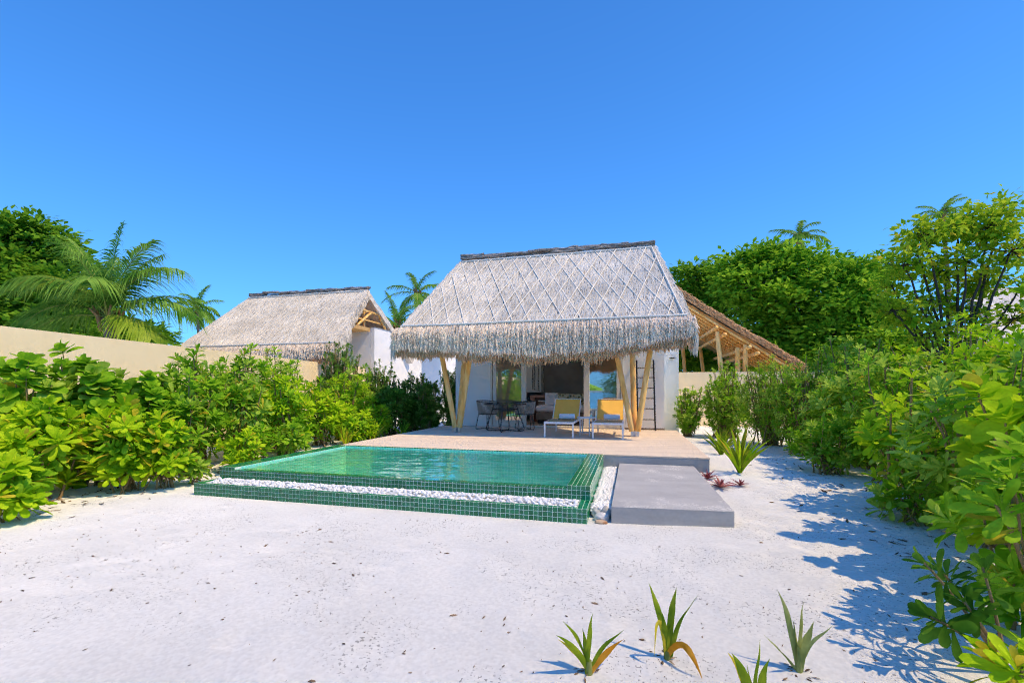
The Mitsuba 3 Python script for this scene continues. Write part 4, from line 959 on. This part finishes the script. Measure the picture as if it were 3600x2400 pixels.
S('shrub', 'slender dark shrub just left of the left bamboo posts', 'shrub', (-5.35, 13.0), 2.15, (0.40, 0.4), 170, 11, 0.085, FINE, 'mat_leaf_fine', 222, 0, 0.0, 0.1)
S('shrub', 'dense mid green shrub between the dark bushes and the yellow green shrubs', 'shrub', (-7.25, 10.8), 1.95, (0.6, 0.6), 60, 13, 0.15, OBOV, 'mat_leaf_green', 223, 0, 0.0, 0.1)
S('shrub', 'yellow green low shrub right behind the far left pool corner', 'shrub', (-6.15, 9.15), 0.85, (0.42, 0.5), 44, 13, 0.15, LANCE, 'mat_leaf_lime', 224, 20, 0.03, 0.05)
S('shrub', 'low yellow green shrub at the left deck edge next to the shade line', 'shrub', (-6.35, 10.3), 1.0, (0.45, 0.5), 44, 13, 0.15, LANCE, 'mat_leaf_lime', 225, 20, 0.03, 0.05)
S('shrub', 'low green shrub behind the left pool edge filling the hedge foot', 'shrub', (-7.3, 8.1), 1.1, (0.55, 0.6), 44, 13, 0.15, OBOV, 'mat_leaf_green', 226, 20, 0.02, 0.05)
S('shrub', 'low lime green shrub at the hedge foot beside the near left pool edge', 'shrub', (-6.15, 6.0), 0.72, (0.35, 0.4), 18, 14, 0.15, OBOV, 'mat_leaf_lime', 227, 30, 0.06, 0.1)
S('shrub', 'low mid green shrub at the hedge foot beside the far left pool edge', 'shrub', (-6.2, 7.1), 0.72, (0.35, 0.45), 20, 14, 0.15, OBOV, 'mat_leaf_green', 228, 30, 0.04, 0.1)
# --- right hedge
S('shrub', 'grey green big leaved shrub at the right picture edge nearest the camera', 'shrub', (2.20, 3.05), 1.15, (0.46, 0.50), 17, 11, 0.185, OBOV, 'mat_leaf_green', 301, 90, 0.03, 0.25)
S('shrub', 'sunlit round leaved shrub second from the camera in the right hedge', 'shrub', (2.75, 3.80), 1.50, (0.55, 0.5), 24, 10, 0.175, ROUND, 'mat_leaf_lime', 302, 90, 0.05, 0.3)
S('shrub', 'broad light green shrub above the bare orange brown stem in the right hedge', 'shrub', (3.0, 4.75), 1.62, (0.60, 0.55), 34, 12, 0.17, OBOV, 'mat_leaf_grey', 303, 80, 0.04, 0.3)
S('shrub', 'yellow flecked green shrub reaching out over the sand in the right hedge', 'shrub', (2.98, 5.75), 1.45, (0.60, 0.55), 32, 12, 0.17, OBOV, 'mat_leaf_lime', 304, 70, 0.04, 0.25)
S('shrub', 'low grey green shrub on the sand at the foot of the right hedge', 'shrub', (2.72, 5.35), 0.55, (0.33, 0.3), 13, 12, 0.15, OBOV, 'mat_leaf_grey', 305, 50, 0.02, 0.1)
S('shrub', 'tall upright leaved shrub at the crest of the right hedge', 'shrub', (4.0, 5.9), 2.0, (0.7, 0.6), 52, 12, 0.19, OBOV, 'mat_leaf_lime', 306, 60, 0.03, 0.3)
S('shrub', 'light green shrub before the dark tree trunks at the right', 'shrub', (4.3, 4.9), 1.85, (0.7, 0.6), 48, 12, 0.18, OBOV, 'mat_leaf_grey', 307, 40, 0.03, 0.3)
S('shrub', 'dense green shrub in the middle of the right hedge', 'shrub', (3.5, 7.1), 1.82, (0.7, 0.7), 56, 13, 0.16, OBOV, 'mat_leaf_grey', 308, 40, 0.02, 0.2)
S('shrub', 'dark green low shrub at the bend of the right hedge beside the sand path', 'shrub', (2.95, 7.75), 0.95, (0.5, 0.55), 44, 12, 0.14, OBOV, 'mat_leaf_green', 309, 40, 0.01, 0.05)
S('shrub', 'pale green hedge shrub behind the bend of the right hedge', 'shrub', (3.65, 8.6), 1.92, (0.75, 0.75), 80, 13, 0.15, OBOV, 'mat_leaf_grey', 310, 30, 0.02, 0.15)
S('shrub', 'small leaved hedge shrub right of the tall strap leaved lily', 'shrub', (3.35, 9.9), 1.95, (0.75, 0.75), 210, 12, 0.10, LANCE, 'mat_leaf_grey', 311, 0, 0.02, 0.1)
S('shrub', 'small leaved green shrub before the cream rear wall at the path end', 'shrub', (3.1, 11.4), 1.98, (0.78, 0.75), 230, 12, 0.095, LANCE, 'mat_leaf_grey', 312, 0, 0.02, 0.08)
S('shrub', 'leafy bush before the cream rear wall left of the path end', 'shrub', (2.5, 13.1), 1.82, (0.68, 0.65), 220, 12, 0.09, FINE, 'mat_leaf_grey', 313, 0, 0.0, 0.08)
S('shrub', 'clipped small leaved bush at the right rear corner of the deck', 'shrub', (1.55, 12.95), 1.36, (0.36, 0.4), 110, 12, 0.085, FINE, 'mat_leaf_grey', 314, 0, 0.0, 0.03)
S('shrub', 'bushy green shrub under the low end of the pavilion roof', 'shrub', (4.5, 10.6), 2.35, (1.0, 0.95), 230, 12, 0.12, LANCE, 'mat_leaf_grey', 315, 0, 0.01, 0.1)
S('shrub', 'green shrub behind the hedge crest below the big green tree', 'shrub', (4.75, 8.0), 2.2, (1.0, 0.95), 150, 12, 0.14, LANCE, 'mat_leaf_lime', 316, 0, 0.02, 0.1)
S('shrub', 'lit rosette shrub at the lower right corner of the picture', 'shrub', (1.57, 2.30), 0.34, (0.15, 0.15), 3, 15, 0.15, OBOV, 'mat_leaf_lime', 317, 52, 0.10, 0.2, fill=False)
S('shrub', 'tall shrub with large round leaves rising at the right picture edge', 'shrub', (3.14, 4.45), 2.5, (0.14, 0.18), 4, 7, 0.20, ROUND, 'mat_leaf_green', 318, 60, 0.02, 0.9, fill=False)
# leaning shaded branch at the lower right
def leaning_branch(label, root, tips, L, seed, mat):
    r = np.random.default_rng(seed); k = thing('shrub', label, 'shrub')
    b = MB(); root = np.array(root); Ms = []
    for t_ in tips:
        t_ = np.array(t_, float); m_ = root * 0.5 + t_ * 0.5 + [0, 0, 0.06]
        u = np.linspace(0, 1, 10)[:, None]; P = (1 - u) ** 2 * root + 2 * u * (1 - u) * m_ + u ** 2 * t_
        b.tube(P, np.linspace(0.009, 0.005, 10), 7)
        Ms.append(rosettes(t_[None], unit((t_ - root) * [1, 1, 0.35] + [0, 0, 0.1])[None], 17, L, r, 15, 100, 0.16))
    part(k, 'stems', b.get(), 'mat_stem', True)
    for M in np.concatenate(Ms):
        if (id(OBOV), mat) not in LEAFPLY: LEAFPLY[(id(OBOV), mat)] = mikit.ply(OBOV, mat, True)
        part(k, 'leaf', shape=LEAFPLY[(id(OBOV), mat)], M=M)
leaning_branch('dark leaved branching shrub leaning out over the shaded sand at the right', (1.72, 2.62, 0.0), [(1.42, 2.68, 0.48), (1.36, 2.52, 0.28), (1.55, 2.8, 0.42), (1.50, 2.55, 0.36), (1.62, 2.62, 0.5)], 0.145, 77, 'mat_leaf_dark')

# --- strap leaved plants
RIGHT, FWD = np.array([CS, SN, 0]), np.array([-SN, CS, 0])
def strap_leaf(base, off, w, bow=0.35, depth=0.0, twist=0.0, K=12, droop=0.0, seed=0):
    """Blade from base to base+off (right, up), rising steeply first; depth moves the tip away from the camera."""
    r = np.random.default_rng(seed)
    tip = base + RIGHT * off[0] + FWD * depth + np.array([0, 0, off[1]])
    c = base + (RIGHT * off[0] + FWD * depth) * (0.5 - bow * 0.7) + np.array([0, 0, off[1] * (0.5 + bow * 0.35) + droop])
    u = np.linspace(0, 1, K)[:, None]
    P = (1 - u) ** 2 * base + 2 * u * (1 - u) * c + u ** 2 * tip
    t = np.gradient(P, axis=0); t = unit(t)
    s0 = unit(np.cross(t, unit(FWD + 0.35 * RIGHT * r.normal())[None]))
    ang = twist * u + r.normal(0, 0.2)
    nn_ = np.cross(t, s0); s = np.cos(ang) * s0 + np.sin(ang) * nn_
    uu = u[:, 0]; W = w * (0.55 + 0.75 * np.sin(np.pi * np.clip(uu * 0.85 + 0.1, 0, 1))) * np.clip((1 - uu) / 0.35, 0.02, 1) ** 0.8
    P = P + 0.006 * np.sin(uu * 9 + r.uniform(0, 6))[:, None] * nn_ * (uu[:, None])
    return ribbons(P[None], W[None], s[None], 0.35)
def strap_plant(name, label, cat, base, leaves, w, stalk=None, seed=0, group=None):
    k = thing(name, label, cat, group); base = np.array([base[0], base[1], float(ground_z(*base)) - 0.01])
    for i_, lf in enumerate(leaves):
        off, mat = lf[0], lf[1]; kw = lf[2] if len(lf) > 2 else {}
        r = np.random.default_rng(seed + i_); kw = {'depth': r.uniform(-0.08, 0.08), 'twist': r.normal(0, 0.5), 'seed': seed + i_, **kw}
        part(k, 'leaf', strap_leaf(base + RIGHT * r.normal(0, 0.006) + FWD * r.normal(0, 0.006), off, w * kw.pop('ws', 1.0), **kw), mat, True)
    if name == 'strap_leaf_plant':
        rq = np.random.default_rng(seed + 900); n = 14; a_ = rq.uniform(0, 6.28, n); rr = rq.uniform(0.01, 0.06, n)
        P_ = np.stack([base[0] + rr * np.cos(a_), base[1] + rr * np.sin(a_), np.full(n, base[2] + 0.014)], -1)
        M_ = frames(P_, np.stack([np.cos(a_ + 0.6), np.sin(a_ + 0.6), rq.normal(0.1, 0.2, n)], -1), unit(rq.normal(0, 0.3, (n, 3)) + [0, 0, 1.0]), rq.uniform(0.012, 0.04, n))
        part(k, 'dry_scraps', place(LANCE, M_), 'mat_litter', True, kind='stuff')
    if stalk: part(k, 'stalk', MB().tube([base - [0, 0, 0.02], base + [0, 0, stalk[0]]], [stalk[1], stalk[1] * 0.75], 10).get(), stalk[2], True)
    return k
LL, LY, LO, LP = 'mat_leaf_lily', 'mat_leaf_yellow', 'mat_leaf_orange', 'mat_leaf_pale'
strap_plant('strap_leaf_plant', 'small strap leaved plant with one orange leaf, leftmost on the front sand', 'plant', (-0.186, 2.148),
    [((-0.17, 0.225), LL), ((-0.155, 0.19), LY, {'ws': 0.8}), ((-0.12, 0.23), LL), ((-0.015, 0.205), LL), ((0.035, 0.285), LL), ((0.17, 0.21), LL), ((0.182, 0.145), LO, {'bow': 0.25})], 0.0118, (0.07, 0.02, 'mat_leaf_pale'), 11)
strap_plant('strap_leaf_plant', 'strap leaved plant with two drooping orange leaves on the front sand', 'plant', (0.184, 2.378),
    [((-0.08, 0.37), LL), ((-0.04, 0.26), LL), ((0.04, 0.375), LL), ((0.115, 0.365), LL, {'twist': 1.6}), ((0.02, 0.22), LL), ((-0.085, 0.05), LY, {'droop': 0.36, 'bow': 0.0, 'ws': 0.8}), ((0.125, -0.01), LO, {'droop': 0.24, 'bow': 0.0, 'depth': -0.16}), ((0.05, 0.12), LY)], 0.0125, (0.05, 0.018, 'mat_leaf_pale'), 31)
strap_plant('strap_leaf_plant', 'dull grey green strap leaved plant standing in the shadow on the front sand', 'plant', (0.788, 2.426),
    [((-0.057, 0.37), LP), ((0.036, 0.335), LP), ((0.012, 0.29), LP), ((0.13, 0.25), LP), ((-0.13, 0.15), LP, {'bow': 0.1}), ((-0.02, 0.24), LP), ((0.06, 0.2), LP)], 0.0105, (0.13, 0.014, 'mat_leaf_pale'), 51)
strap_plant('strap_leaf_plant', 'strap leaved plant with a yellow edged leaf cut by the bottom picture edge', 'plant', (0.51, 2.052),
    [((-0.125, 0.30), LL), ((-0.10, 0.25), LY), ((0.022, 0.33), LL), ((0.085, 0.215), LL), ((0.12, 0.18), LP), ((-0.02, 0.2), LL)], 0.0155, (0.05, 0.018, 'mat_leaf_pale'), 71)
strap_plant('strap_leaf_plant', 'pale strap leaved plant at the bottom right below the lit rosette shrub', 'plant', (1.33, 2.24),
    [((-0.06, 0.17), LP), ((0.03, 0.13), LP), ((0.08, 0.08), LP)], 0.017, None, 91)
def lily(label, base, n, h, w, seed, mats):
    r = np.random.default_rng(seed); L_ = []
    for i_ in range(n):
        a = r.uniform(0, 6.28); sp = r.uniform(0.1, 0.62) * h; up = h * r.uniform(0.65, 1.0) - sp * 0.4
        L_.append(((math.cos(a) * sp, up), mats[r.integers(len(mats))], {'depth': math.sin(a) * sp, 'bow': 0.3, 'twist': r.normal(0, 0.3)}))
    strap_plant('lily', label, 'lily', base, L_, w, None, seed)
lily('tall yellow green strap leaved lily beside the right front corner of the deck', (1.60, 7.35), 30, 0.85, 0.014, 400, [LL, LL, LY, 'mat_leaf_lime'])
lily('smaller strap leaved lily behind the tall one along the right deck edge', (1.72, 9.4), 30, 0.66, 0.013, 420, [LL, LL, 'mat_leaf_lime'])
lily('strap leaved lily clump at the left deck edge beside the shade line', (-6.05, 9.65), 28, 0.85, 0.017, 440, [LL, 'mat_leaf_lime', LY])
lily('strap leaved lily at the far left corner of the pool', (-6.05, 8.6), 24, 0.62, 0.016, 460, [LL, 'mat_leaf_lime', LY])
lily('dark strap leaved lily at the left deck edge in the shade', (-5.95, 11.0), 24, 0.6, 0.014, 480, ['mat_leaf_dark', 'mat_leaf_green'])
def bromeliad(label, base, n, L, seed):
    r = np.random.default_rng(seed); k = thing('bromeliad', label, 'bromeliad'); z = float(ground_z(*base))
    tip = np.array([[base[0], base[1], z + 0.005]])
    M = rosettes(tip, np.array([[0.05, -0.05, 1.0]]), n, L, r, 10, 72, 0.0); M[:, :3, 1] *= 0.62
    sh = LEAFPLY.setdefault(('brom',), mikit.ply(LANCE, 'mat_red_leaf', True))
    for m_ in M: part(k, 'leaf', shape=sh, M=m_)
bromeliad('dark red spiky plant close to the deck corner, leftmost of the red ones', (1.09, 6.95), 20, 0.17, 1)
bromeliad('dark red spiky plant between two other red ones on the sand', (1.16, 6.42), 22, 0.18, 2)
bromeliad('dark red spiky plant below the tall lily, rightmost of the red ones', (1.42, 6.52), 18, 0.16, 3)

# dry fallen leaves at the foot of both hedges
n = 420; rf = np.random.default_rng(55)
lx = np.where(rf.random(n) < 0.55, rf.normal(-6.5, 0.35, n), rf.normal(2.65, 0.45, n)); ly = np.where(lx < 0, rf.uniform(3.2, 8.5, n), rf.uniform(2.6, 9.0, n))
P_ = np.stack([lx, ly, ground_z(lx, ly) + 0.006], -1); a_ = rf.uniform(0, 6.28, n)
M_ = frames(P_, np.stack([np.cos(a_), np.sin(a_), 0 * a_], -1), unit(rf.normal(0, 0.22, (n, 3)) + [0, 0, 1.0]), rf.uniform(0.04, 0.12, n)); M_[:, :3, 2] *= rf.choice([-1, 1], n)[:, None]
struct('fallen_leaves', place(LANCE, M_), 'mat_litter', True, 'stuff', 'dry brown leaves fallen on the sand at the foot of the hedges')
# --- palms
def frond(base, az, el, L, droop, nl, ll, seed, lw=0.03, hang=0.5, K=16):
    r = np.random.default_rng(seed)
    u = np.linspace(0, 1, K); e = el - droop * u ** 1.25
    h = np.array([math.cos(az), math.sin(az), 0])
    st = np.stack([np.cos(e)[:, None] * h + np.sin(e)[:, None] * np.array([0, 0, 1.0])], 0)[0]
    P = base + np.concatenate([[np.zeros(3)], np.cumsum(st[:-1], 0)]) * L / (K - 1)
    side = np.cross(h, [0, 0, 1.0]); side /= np.linalg.norm(side)
    b = MB(); b.tube(P, np.linspace(0.032, 0.006, K) * (L / 3.0) ** 0.6, 5)
    tl = np.linspace(0.13, 0.995, nl); tl = np.concatenate([tl, tl]); sg = np.repeat([1, -1], nl)
    n = len(tl)
    Q = np.stack([np.interp(tl, u, P[:, k]) for k in range(3)], -1); fw = unit(np.stack([np.interp(tl, u, st[:, k]) for k in range(3)], -1))
    upv = unit(np.cross(side, fw)); upv = upv * np.sign(upv[:, 2:] + 1e-9)
    ln = ll * (0.35 + 0.75 * np.sin(np.pi * np.clip(tl * 0.9 + 0.12, 0, 1))) * r.uniform(0.85, 1.12, n)
    d = unit(side * sg[:, None] * 0.9 + fw * (0.55 + 0.7 * tl[:, None]) + upv * 0.28 + r.normal(0, 0.07, (n, 3)))
    kk = np.linspace(0, 1, 5)
    hg = hang * r.uniform(0.7, 1.3, n)
    PP = Q[:, None] + ln[:, None, None] * (kk[None, :, None] * d[:, None] - (hg[:, None] * kk ** 2)[..., None] * np.array([0, 0, 1.0]))
    W = lw * np.array([0.5, 1.0, 0.85, 0.5, 0.05])[None] * r.uniform(0.8, 1.15, n)[:, None]
    sd = unit(np.cross(d, upv))[:, None].repeat(5, 1)
    lv = ribbons(PP, W, sd, 0.3)
    return b.get(), lv
def palm(label, crown, trunk, fronds, L, nl, ll, seed, lw=0.03, tr=0.13, mats=('mat_leaf_palm',), group=None, hang=0.5, husk=True):
    r = np.random.default_rng(seed); k = thing('palm_tree', label, 'palm tree', group); crown = np.array(crown, float)
    g_ = np.array(trunk, float)
    u = np.linspace(0, 1, 40)[:, None]
    P = g_ + (crown - g_) * u + np.sin(np.pi * u) * np.array([0.25, 0.1, 0]) * (crown[2] / 6)
    part(k, 'trunk', MB().tube(P, tr * (1.25 - 0.5 * u[:, 0]) * (1 + 0.05 * np.sign(np.sin(u[:, 0] * 95))), 10).get(), 'mat_bark', 40)
    if husk:
        m = MB()
        for q_ in range(16):
            a = r.uniform(0, 6.28); d = np.array([math.cos(a), math.sin(a), 0])
            m.tube([crown - [0, 0, 0.35] + d * tr * 0.8, crown + d * tr * 1.2 + [0, 0, 0.05], crown + d * tr * 2.2 + [0, 0, r.uniform(0.15, 0.4)]], [0.05, 0.05, 0.02], 6)
        part(k, 'husk', m.get(), 'mat_husk')
    for i_, fr in enumerate(fronds):
        az, el, dr_ = fr[:3]; sc = fr[3] if len(fr) > 3 else 1.0
        mt = mats[fr[4] if len(fr) > 4 else 0]
        rach, lv = frond(crown + [0, 0, 0.05], az, el, L * sc, dr_, nl, ll * (0.6 + 0.4 * sc), seed + i_, lw, hang)
        f_ = part(k, 'frond', lv, mt, True)
        part(f_, 'midrib', rach, 'mat_rachis', True)
def cam(px, py, D):
    u = (px - 1800) / FX; w = -(py - CY) / FX
    return np.array([(-SN + u * CS) * D, (CS + u * SN) * D, EYE + w * D])
def ring_fronds(n, seed, e_lo=-0.4, e_hi=1.3, dr_=(0.9, 1.7), sc=(0.8, 1.05)):
    r = np.random.default_rng(seed)
    return [(i_ * 2.39996 + r.normal(0, 0.15), e_hi - (e_hi - e_lo) * (i_ / (n - 1)) ** 0.9 + r.normal(0, 0.08), r.uniform(*dr_), r.uniform(*sc)) for i_ in range(n)]
camaz = math.atan2(CS, -SN)          # azimuth pointing away from the camera
def az(side, away=0.0):              # side +1 = picture right
    v = RIGHT * side + FWD * away; return math.atan2(v[1], v[0])
c = cam(378, 1120, 12.5)
big = [(az(0.05, 0.1), 1.53, 0.22, 1.05), (az(-0.7, 0.1), 1.32, 0.65, 1.0), (az(0.6, -0.1), 1.28, 0.85, 1.0), (az(0.95, -0.15), 1.05, 1.45, 1.12), (az(-0.95, -0.1), 1.05, 1.7, 1.05, 1), (az(-0.9, 0.3), 0.85, 1.4, 1.0),
       (az(1, -0.1), 0.55, 1.35, 1.08), (az(-1, 0.0), 0.5, 1.5, 1.0), (az(-0.5, -0.8), 1.05, 1.75, 0.85), (az(0.45, -0.75), 1.0, 1.65, 0.85), (az(0.8, -0.35), 0.02, 0.85, 0.85, 1), (az(0.1, 0.9), 1.2, 0.9, 0.95), (az(-0.9, -0.35), 0.12, 1.3, 0.8),
       (az(0.9, 0.5), 0.75, 1.3, 0.95), (az(-0.15, -0.5), 1.38, 0.9, 0.85), (az(-0.4, 0.6), 1.25, 0.8, 1.0), (az(0.3, 0.5), 1.3, 0.7, 0.95)]
palm('large young coconut palm with arching fronds behind the left boundary wall', c, (c[0] + 0.1, c[1], 0), big, 2.62, 50, 0.98, 500, 0.023, 0.17, ('mat_leaf_palm', 'mat_leaf_palm_yellow'), None, 0.85)
c = cam(695, 1085, 40)
palm('distant slim coconut palm between the big palm and the neighbouring thatch', c, (c[0] - 1.2, c[1], 0), ring_fronds(15, 1, -0.45, 1.35), 2.4, 26, 0.62, 520, 0.05, 0.12, hang=0.75)
c = cam(1468, 1035, 27)
palm('coconut palm rising left of the main thatched roof', c, (c[0] + 0.2, c[1], 0), ring_fronds(12, 2, -0.4, 1.45, (0.9, 1.5)), 2.3, 28, 0.5, 540, 0.03, 0.12, hang=0.75)
c = cam(1395, 1150, 23)
palm('lower coconut palm whose fronds show between the two thatched roofs', c, (c[0], c[1], 0), ring_fronds(14, 3, -0.1, 1.4, (0.7, 1.4)), 2.1, 28, 0.46, 560, 0.03, 0.12, hang=0.75)
c = cam(2808, 838, 30)
palm('coconut palm top showing above the big green tree', c, (c[0], c[1], 0), ring_fronds(13, 4, -0.3, 1.3, (0.9, 1.6)), 2.0, 28, 0.5, 580, 0.035, 0.14, hang=0.7)
c = cam(3310, 760, 30)
palm('palm top peeking over the yellow green tree at the far right', c, (c[0], c[1], 0), ring_fronds(12, 5, -0.2, 1.3, (0.9, 1.6)), 2.0, 28, 0.5, 600, 0.035, 0.14, hang=0.7)

# --- trees
def tree(label, trunk, lobes, nclump, nleaf, L, mat, seed, tpl=FINE, tr=0.12, bark='mat_bark', flat=0.5, group=None, yellow=0.0, spread=0.34, shell=0.6, wide=1.0):
    """trunk: ground point; lobes: list of (centre, radii). Limbs run from the trunk to every lobe; leaf clumps fill the lobes unevenly."""
    r = np.random.default_rng(seed); k = thing('tree', label, 'tree', group)
    trunk = np.array(trunk, float); b = MB(); cl, ax_ = [], []
    lob = [(np.array(c_, float), np.array(rr_ if isinstance(rr_, (tuple, list)) else (rr_,) * 3, float)) for c_, rr_ in lobes]
    vol = np.array([np.prod(rr_) ** (2 / 3) for _, rr_ in lob]); vol /= vol.sum()
    mean = np.mean([c_ for c_, _ in lob], 0); fork = trunk + (mean - trunk) * 0.42
    u = np.linspace(0, 1, 10)[:, None]
    b.tube(trunk - [0, 0, 0.1] + (fork - trunk + [0, 0, 0.1]) * u + r.normal(0, 0.02, (10, 3)), tr * np.linspace(1.25, 0.8, 10), 9)
    for (c_, rr_), w_ in zip(lob, vol):
        m_ = fork * 0.5 + c_ * 0.5 + [0, 0, -0.15 * rr_[2]]
        P = (1 - u) ** 2 * fork + 2 * u * (1 - u) * m_ + u ** 2 * c_
        b.tube(P + r.normal(0, 0.015, (10, 3)), tr * np.linspace(0.62, 0.22, 10), 7)
        n = max(6, int(nclump * w_))
        d = unit(r.normal(size=(n, 3)) + [0, 0, 0.3]); q_ = shell + (1 - shell) * r.random(n); q_ *= 0.52 + 0.85 * meshkit.noise(d * 2.6 + seed, seed)
        pts = c_ + d * rr_ * q_[:, None]
        cl.append(pts); ax_.append(d)
        for p_ in pts[:: max(1, n // 14)]:
            mm_ = c_ * 0.45 + p_ * 0.55 + [0, 0, -0.08]
            uu = np.linspace(0, 1, 6)[:, None]
            b.tube((1 - uu) ** 2 * c_ + 2 * uu * (1 - uu) * mm_ + uu ** 2 * p_, tr * np.linspace(0.2, 0.06, 6), 5)
    cl, ax_ = np.vstack(cl), np.vstack(ax_); N = len(cl)
    off = r.normal(size=(N, nleaf, 3)) * [spread, spread, spread * flat]
    p_ = cl[:, None] + off
    d = unit(off * [1, 1, 0.5] + 0.15 * ax_[:, None] + r.normal(0, 0.25, (N, nleaf, 3)) * 0.4 + [0, 0, -0.02])
    up = unit(r.normal(0, 0.38, (N, nleaf, 3)) + [0, 0, 0.8] + ax_[:, None] * 0.55)
    M = frames(p_.reshape(-1, 3), d.reshape(-1, 3), up.reshape(-1, 3), (L * r.uniform(0.7, 1.25, (N, nleaf))).reshape(-1), wide)
    part(k, 'trunk', b.get(), bark, True)
    yl = r.random(len(M)) < yellow
    part(k, 'crown', place(tpl, M[~yl]), mat, True, kind='stuff')
    if yl.any(): part(k, 'yellow_leaves', place(tpl, M[yl]), 'mat_leaf_yellow', True, kind='stuff')
def lobe(px, py, D, rpx, flat=0.75, deep=1.0): R_ = rpx * D / FX; return cam(px, py, D), (R_, R_ * deep, R_ * flat)
def foot(px, D): q_ = cam(px, CY, D); return (q_[0], q_[1], 0.0)
tree('tall dark broadleaf tree at the left edge behind the big palm', foot(60, 18), [lobe(40, 860, 18, 120), lobe(150, 850, 18, 100), lobe(250, 960, 18.5, 95), lobe(40, 1000, 17, 130), lobe(180, 1050, 17, 120), lobe(-80, 930, 17, 150), lobe(290, 1090, 18, 90), lobe(20, 1130, 16.5, 110), lobe(150, 1150, 16.5, 90)], 820, 22, 0.26, 'mat_leaf_tree_dark', 700, FINE, 0.16, spread=0.26, wide=1.1)
tree('lower green tree behind the left wall at the foot of the big palm', foot(470, 15.5), [lobe(430, 1165, 15.5, 60), lobe(530, 1185, 15.5, 45), lobe(320, 1150, 16, 70)], 220, 20, 0.2, 'mat_leaf_tree_dark', 705, FINE, 0.08, spread=0.22)
tree('dark green tree top just right of the main thatched roof', foot(2480, 25), [lobe(2420, 985, 25, 75), lobe(2500, 990, 25, 80), lobe(2560, 1080, 24, 100), lobe(2450, 1100, 25, 90), lobe(2420, 1200, 25, 90), lobe(2520, 1230, 24, 90), lobe(2430, 1280, 23, 80), lobe(2560, 1290, 24, 80)], 560, 22, 0.30, 'mat_leaf_tree_dark', 710, FINE, 0.15, spread=0.3)
tree('big spreading green tree behind the pavilion and hedge', foot(2760, 22), [lobe(2610, 955, 22, 90), lobe(2700, 930, 22, 95), lobe(2800, 960, 21, 110), lobe(2640, 1030, 21, 120), lobe(2780, 1080, 20, 120), lobe(2880, 960, 22, 80), lobe(2700, 1170, 21, 110), lobe(2860, 1170, 20, 110), lobe(2720, 1270, 19.5, 90), lobe(2850, 1270, 19, 90)], 900, 24, 0.27, 'mat_leaf_tree', 720, FINE, 0.2, spread=0.30, wide=1.15)
tree('green tree between the big tree and the yellow green tree', foot(2990, 19), [lobe(2960, 990, 19, 90), lobe(3060, 970, 19.5, 75), lobe(3000, 1080, 18, 110), lobe(2930, 1180, 18, 95), lobe(3090, 1120, 18, 90), lobe(3060, 1220, 17, 100), lobe(2960, 1270, 17, 90), lobe(3140, 1270, 16.5, 80), lobe(3200, 1230, 17, 70)], 640, 24, 0.23, 'mat_leaf_tree', 730, FINE, 0.15, spread=0.25, wide=1.15)
tree('open branched yellow green tree on dark thin trunks at the right', foot(3370, 8.2), [lobe(3250, 820, 8.2, 90), lobe(3370, 800, 8.4, 90), lobe(3480, 800, 8.0, 100), lobe(3180, 930, 8.2, 75), lobe(3320, 950, 8.6, 80), lobe(3560, 880, 7.8, 95), lobe(3470, 990, 8.4, 80), lobe(3260, 1060, 8.6, 70), lobe(3130, 1000, 8.8, 50), lobe(3190, 1130, 8.8, 60), lobe(3590, 1010, 8.0, 60), lobe(3520, 740, 8.2, 60), lobe(3140, 1090, 8.4, 70), lobe(3260, 1180, 8.2, 65), lobe(3370, 1080, 8.6, 80), lobe(3440, 1150, 8.0, 60), lobe(3560, 1120, 8.0, 70), lobe(3400, 920, 8.0, 70), lobe(3220, 870, 8.6, 60)], 310, 17, 0.115, 'mat_leaf_gold', 740, FINE, 0.055, 'mat_dark_bark', 0.6, yellow=0.035, spread=0.11, shell=0.25, wide=1.25)
# behind the camera: what the glass doors mirror
um = thing('beach_umbrella', 'lime green beach umbrella mirrored in the right glass door', 'umbrella')
ub = np.array([-3.1, -7.5, 0.0])
part(um, 'pole', MB().tube([ub + [0, 0, -0.3], ub + [0, 0, 1.95]], 0.025, 8).get(), 'mat_white_metal')
a = np.linspace(0, 2 * np.pi, 9)[:-1]
v = np.vstack([ub + [0, 0, 2.0], ub + np.stack([1.25 * np.cos(a), 1.25 * np.sin(a), 0 * a + 1.5], -1), ub + np.stack([1.25 * np.cos(a), 1.25 * np.sin(a), 0 * a + 1.38], -1)])
part(um, 'canopy', (v, np.array([(0, 1 + i, 1 + (i + 1) % 8) for i in range(8)] + [(1 + i, 9 + i, 9 + (i + 1) % 8) for i in range(8)] + [(1 + i, 9 + (i + 1) % 8, 1 + (i + 1) % 8) for i in range(8)])), 'mat_umbrella')
tree('beach tree behind the viewer, mirrored at the right of the glass door', (-0.3, -11.5, 0), [((-1.2, -11.5, 1.9), 0.8), ((-0.6, -11.5, 3.0), 0.7), ((0.3, -11.5, 2.4), 1.0), ((-0.9, -11.4, 0.9), 0.8)], 110, 20, 0.2, 'mat_leaf_tree_dark', 760, FINE, 0.08)
tree('leafy beach tree behind the viewer, mirrored in the left glass door', (-7.0, -5.5, 0), [((-7.2, -5.5, 2.2), 1.5), ((-6.0, -6.0, 3.2), 1.2), ((-8.4, -5.2, 3.3), 1.4), ((-6.4, -5.4, 1.0), 0.9)], 160, 20, 0.22, 'mat_leaf_tree', 770, FINE, 0.1)
S('shrub', 'tall hedge shrub beside the viewer, mirrored in the left glass door', 'shrub', (-6.7, 0.9), 2.3, (0.8, 0.8), 46, 12, 0.2, OBOV, 'mat_leaf_green', 330, 0, 0.02, 0.1)
S('shrub', 'tall hedge shrub a step behind the viewer, mirrored in the left glass door', 'shrub', (-6.8, -1.0), 2.4, (0.9, 0.9), 46, 12, 0.2, OBOV, 'mat_leaf_green', 331, 0, 0.02, 0.1)
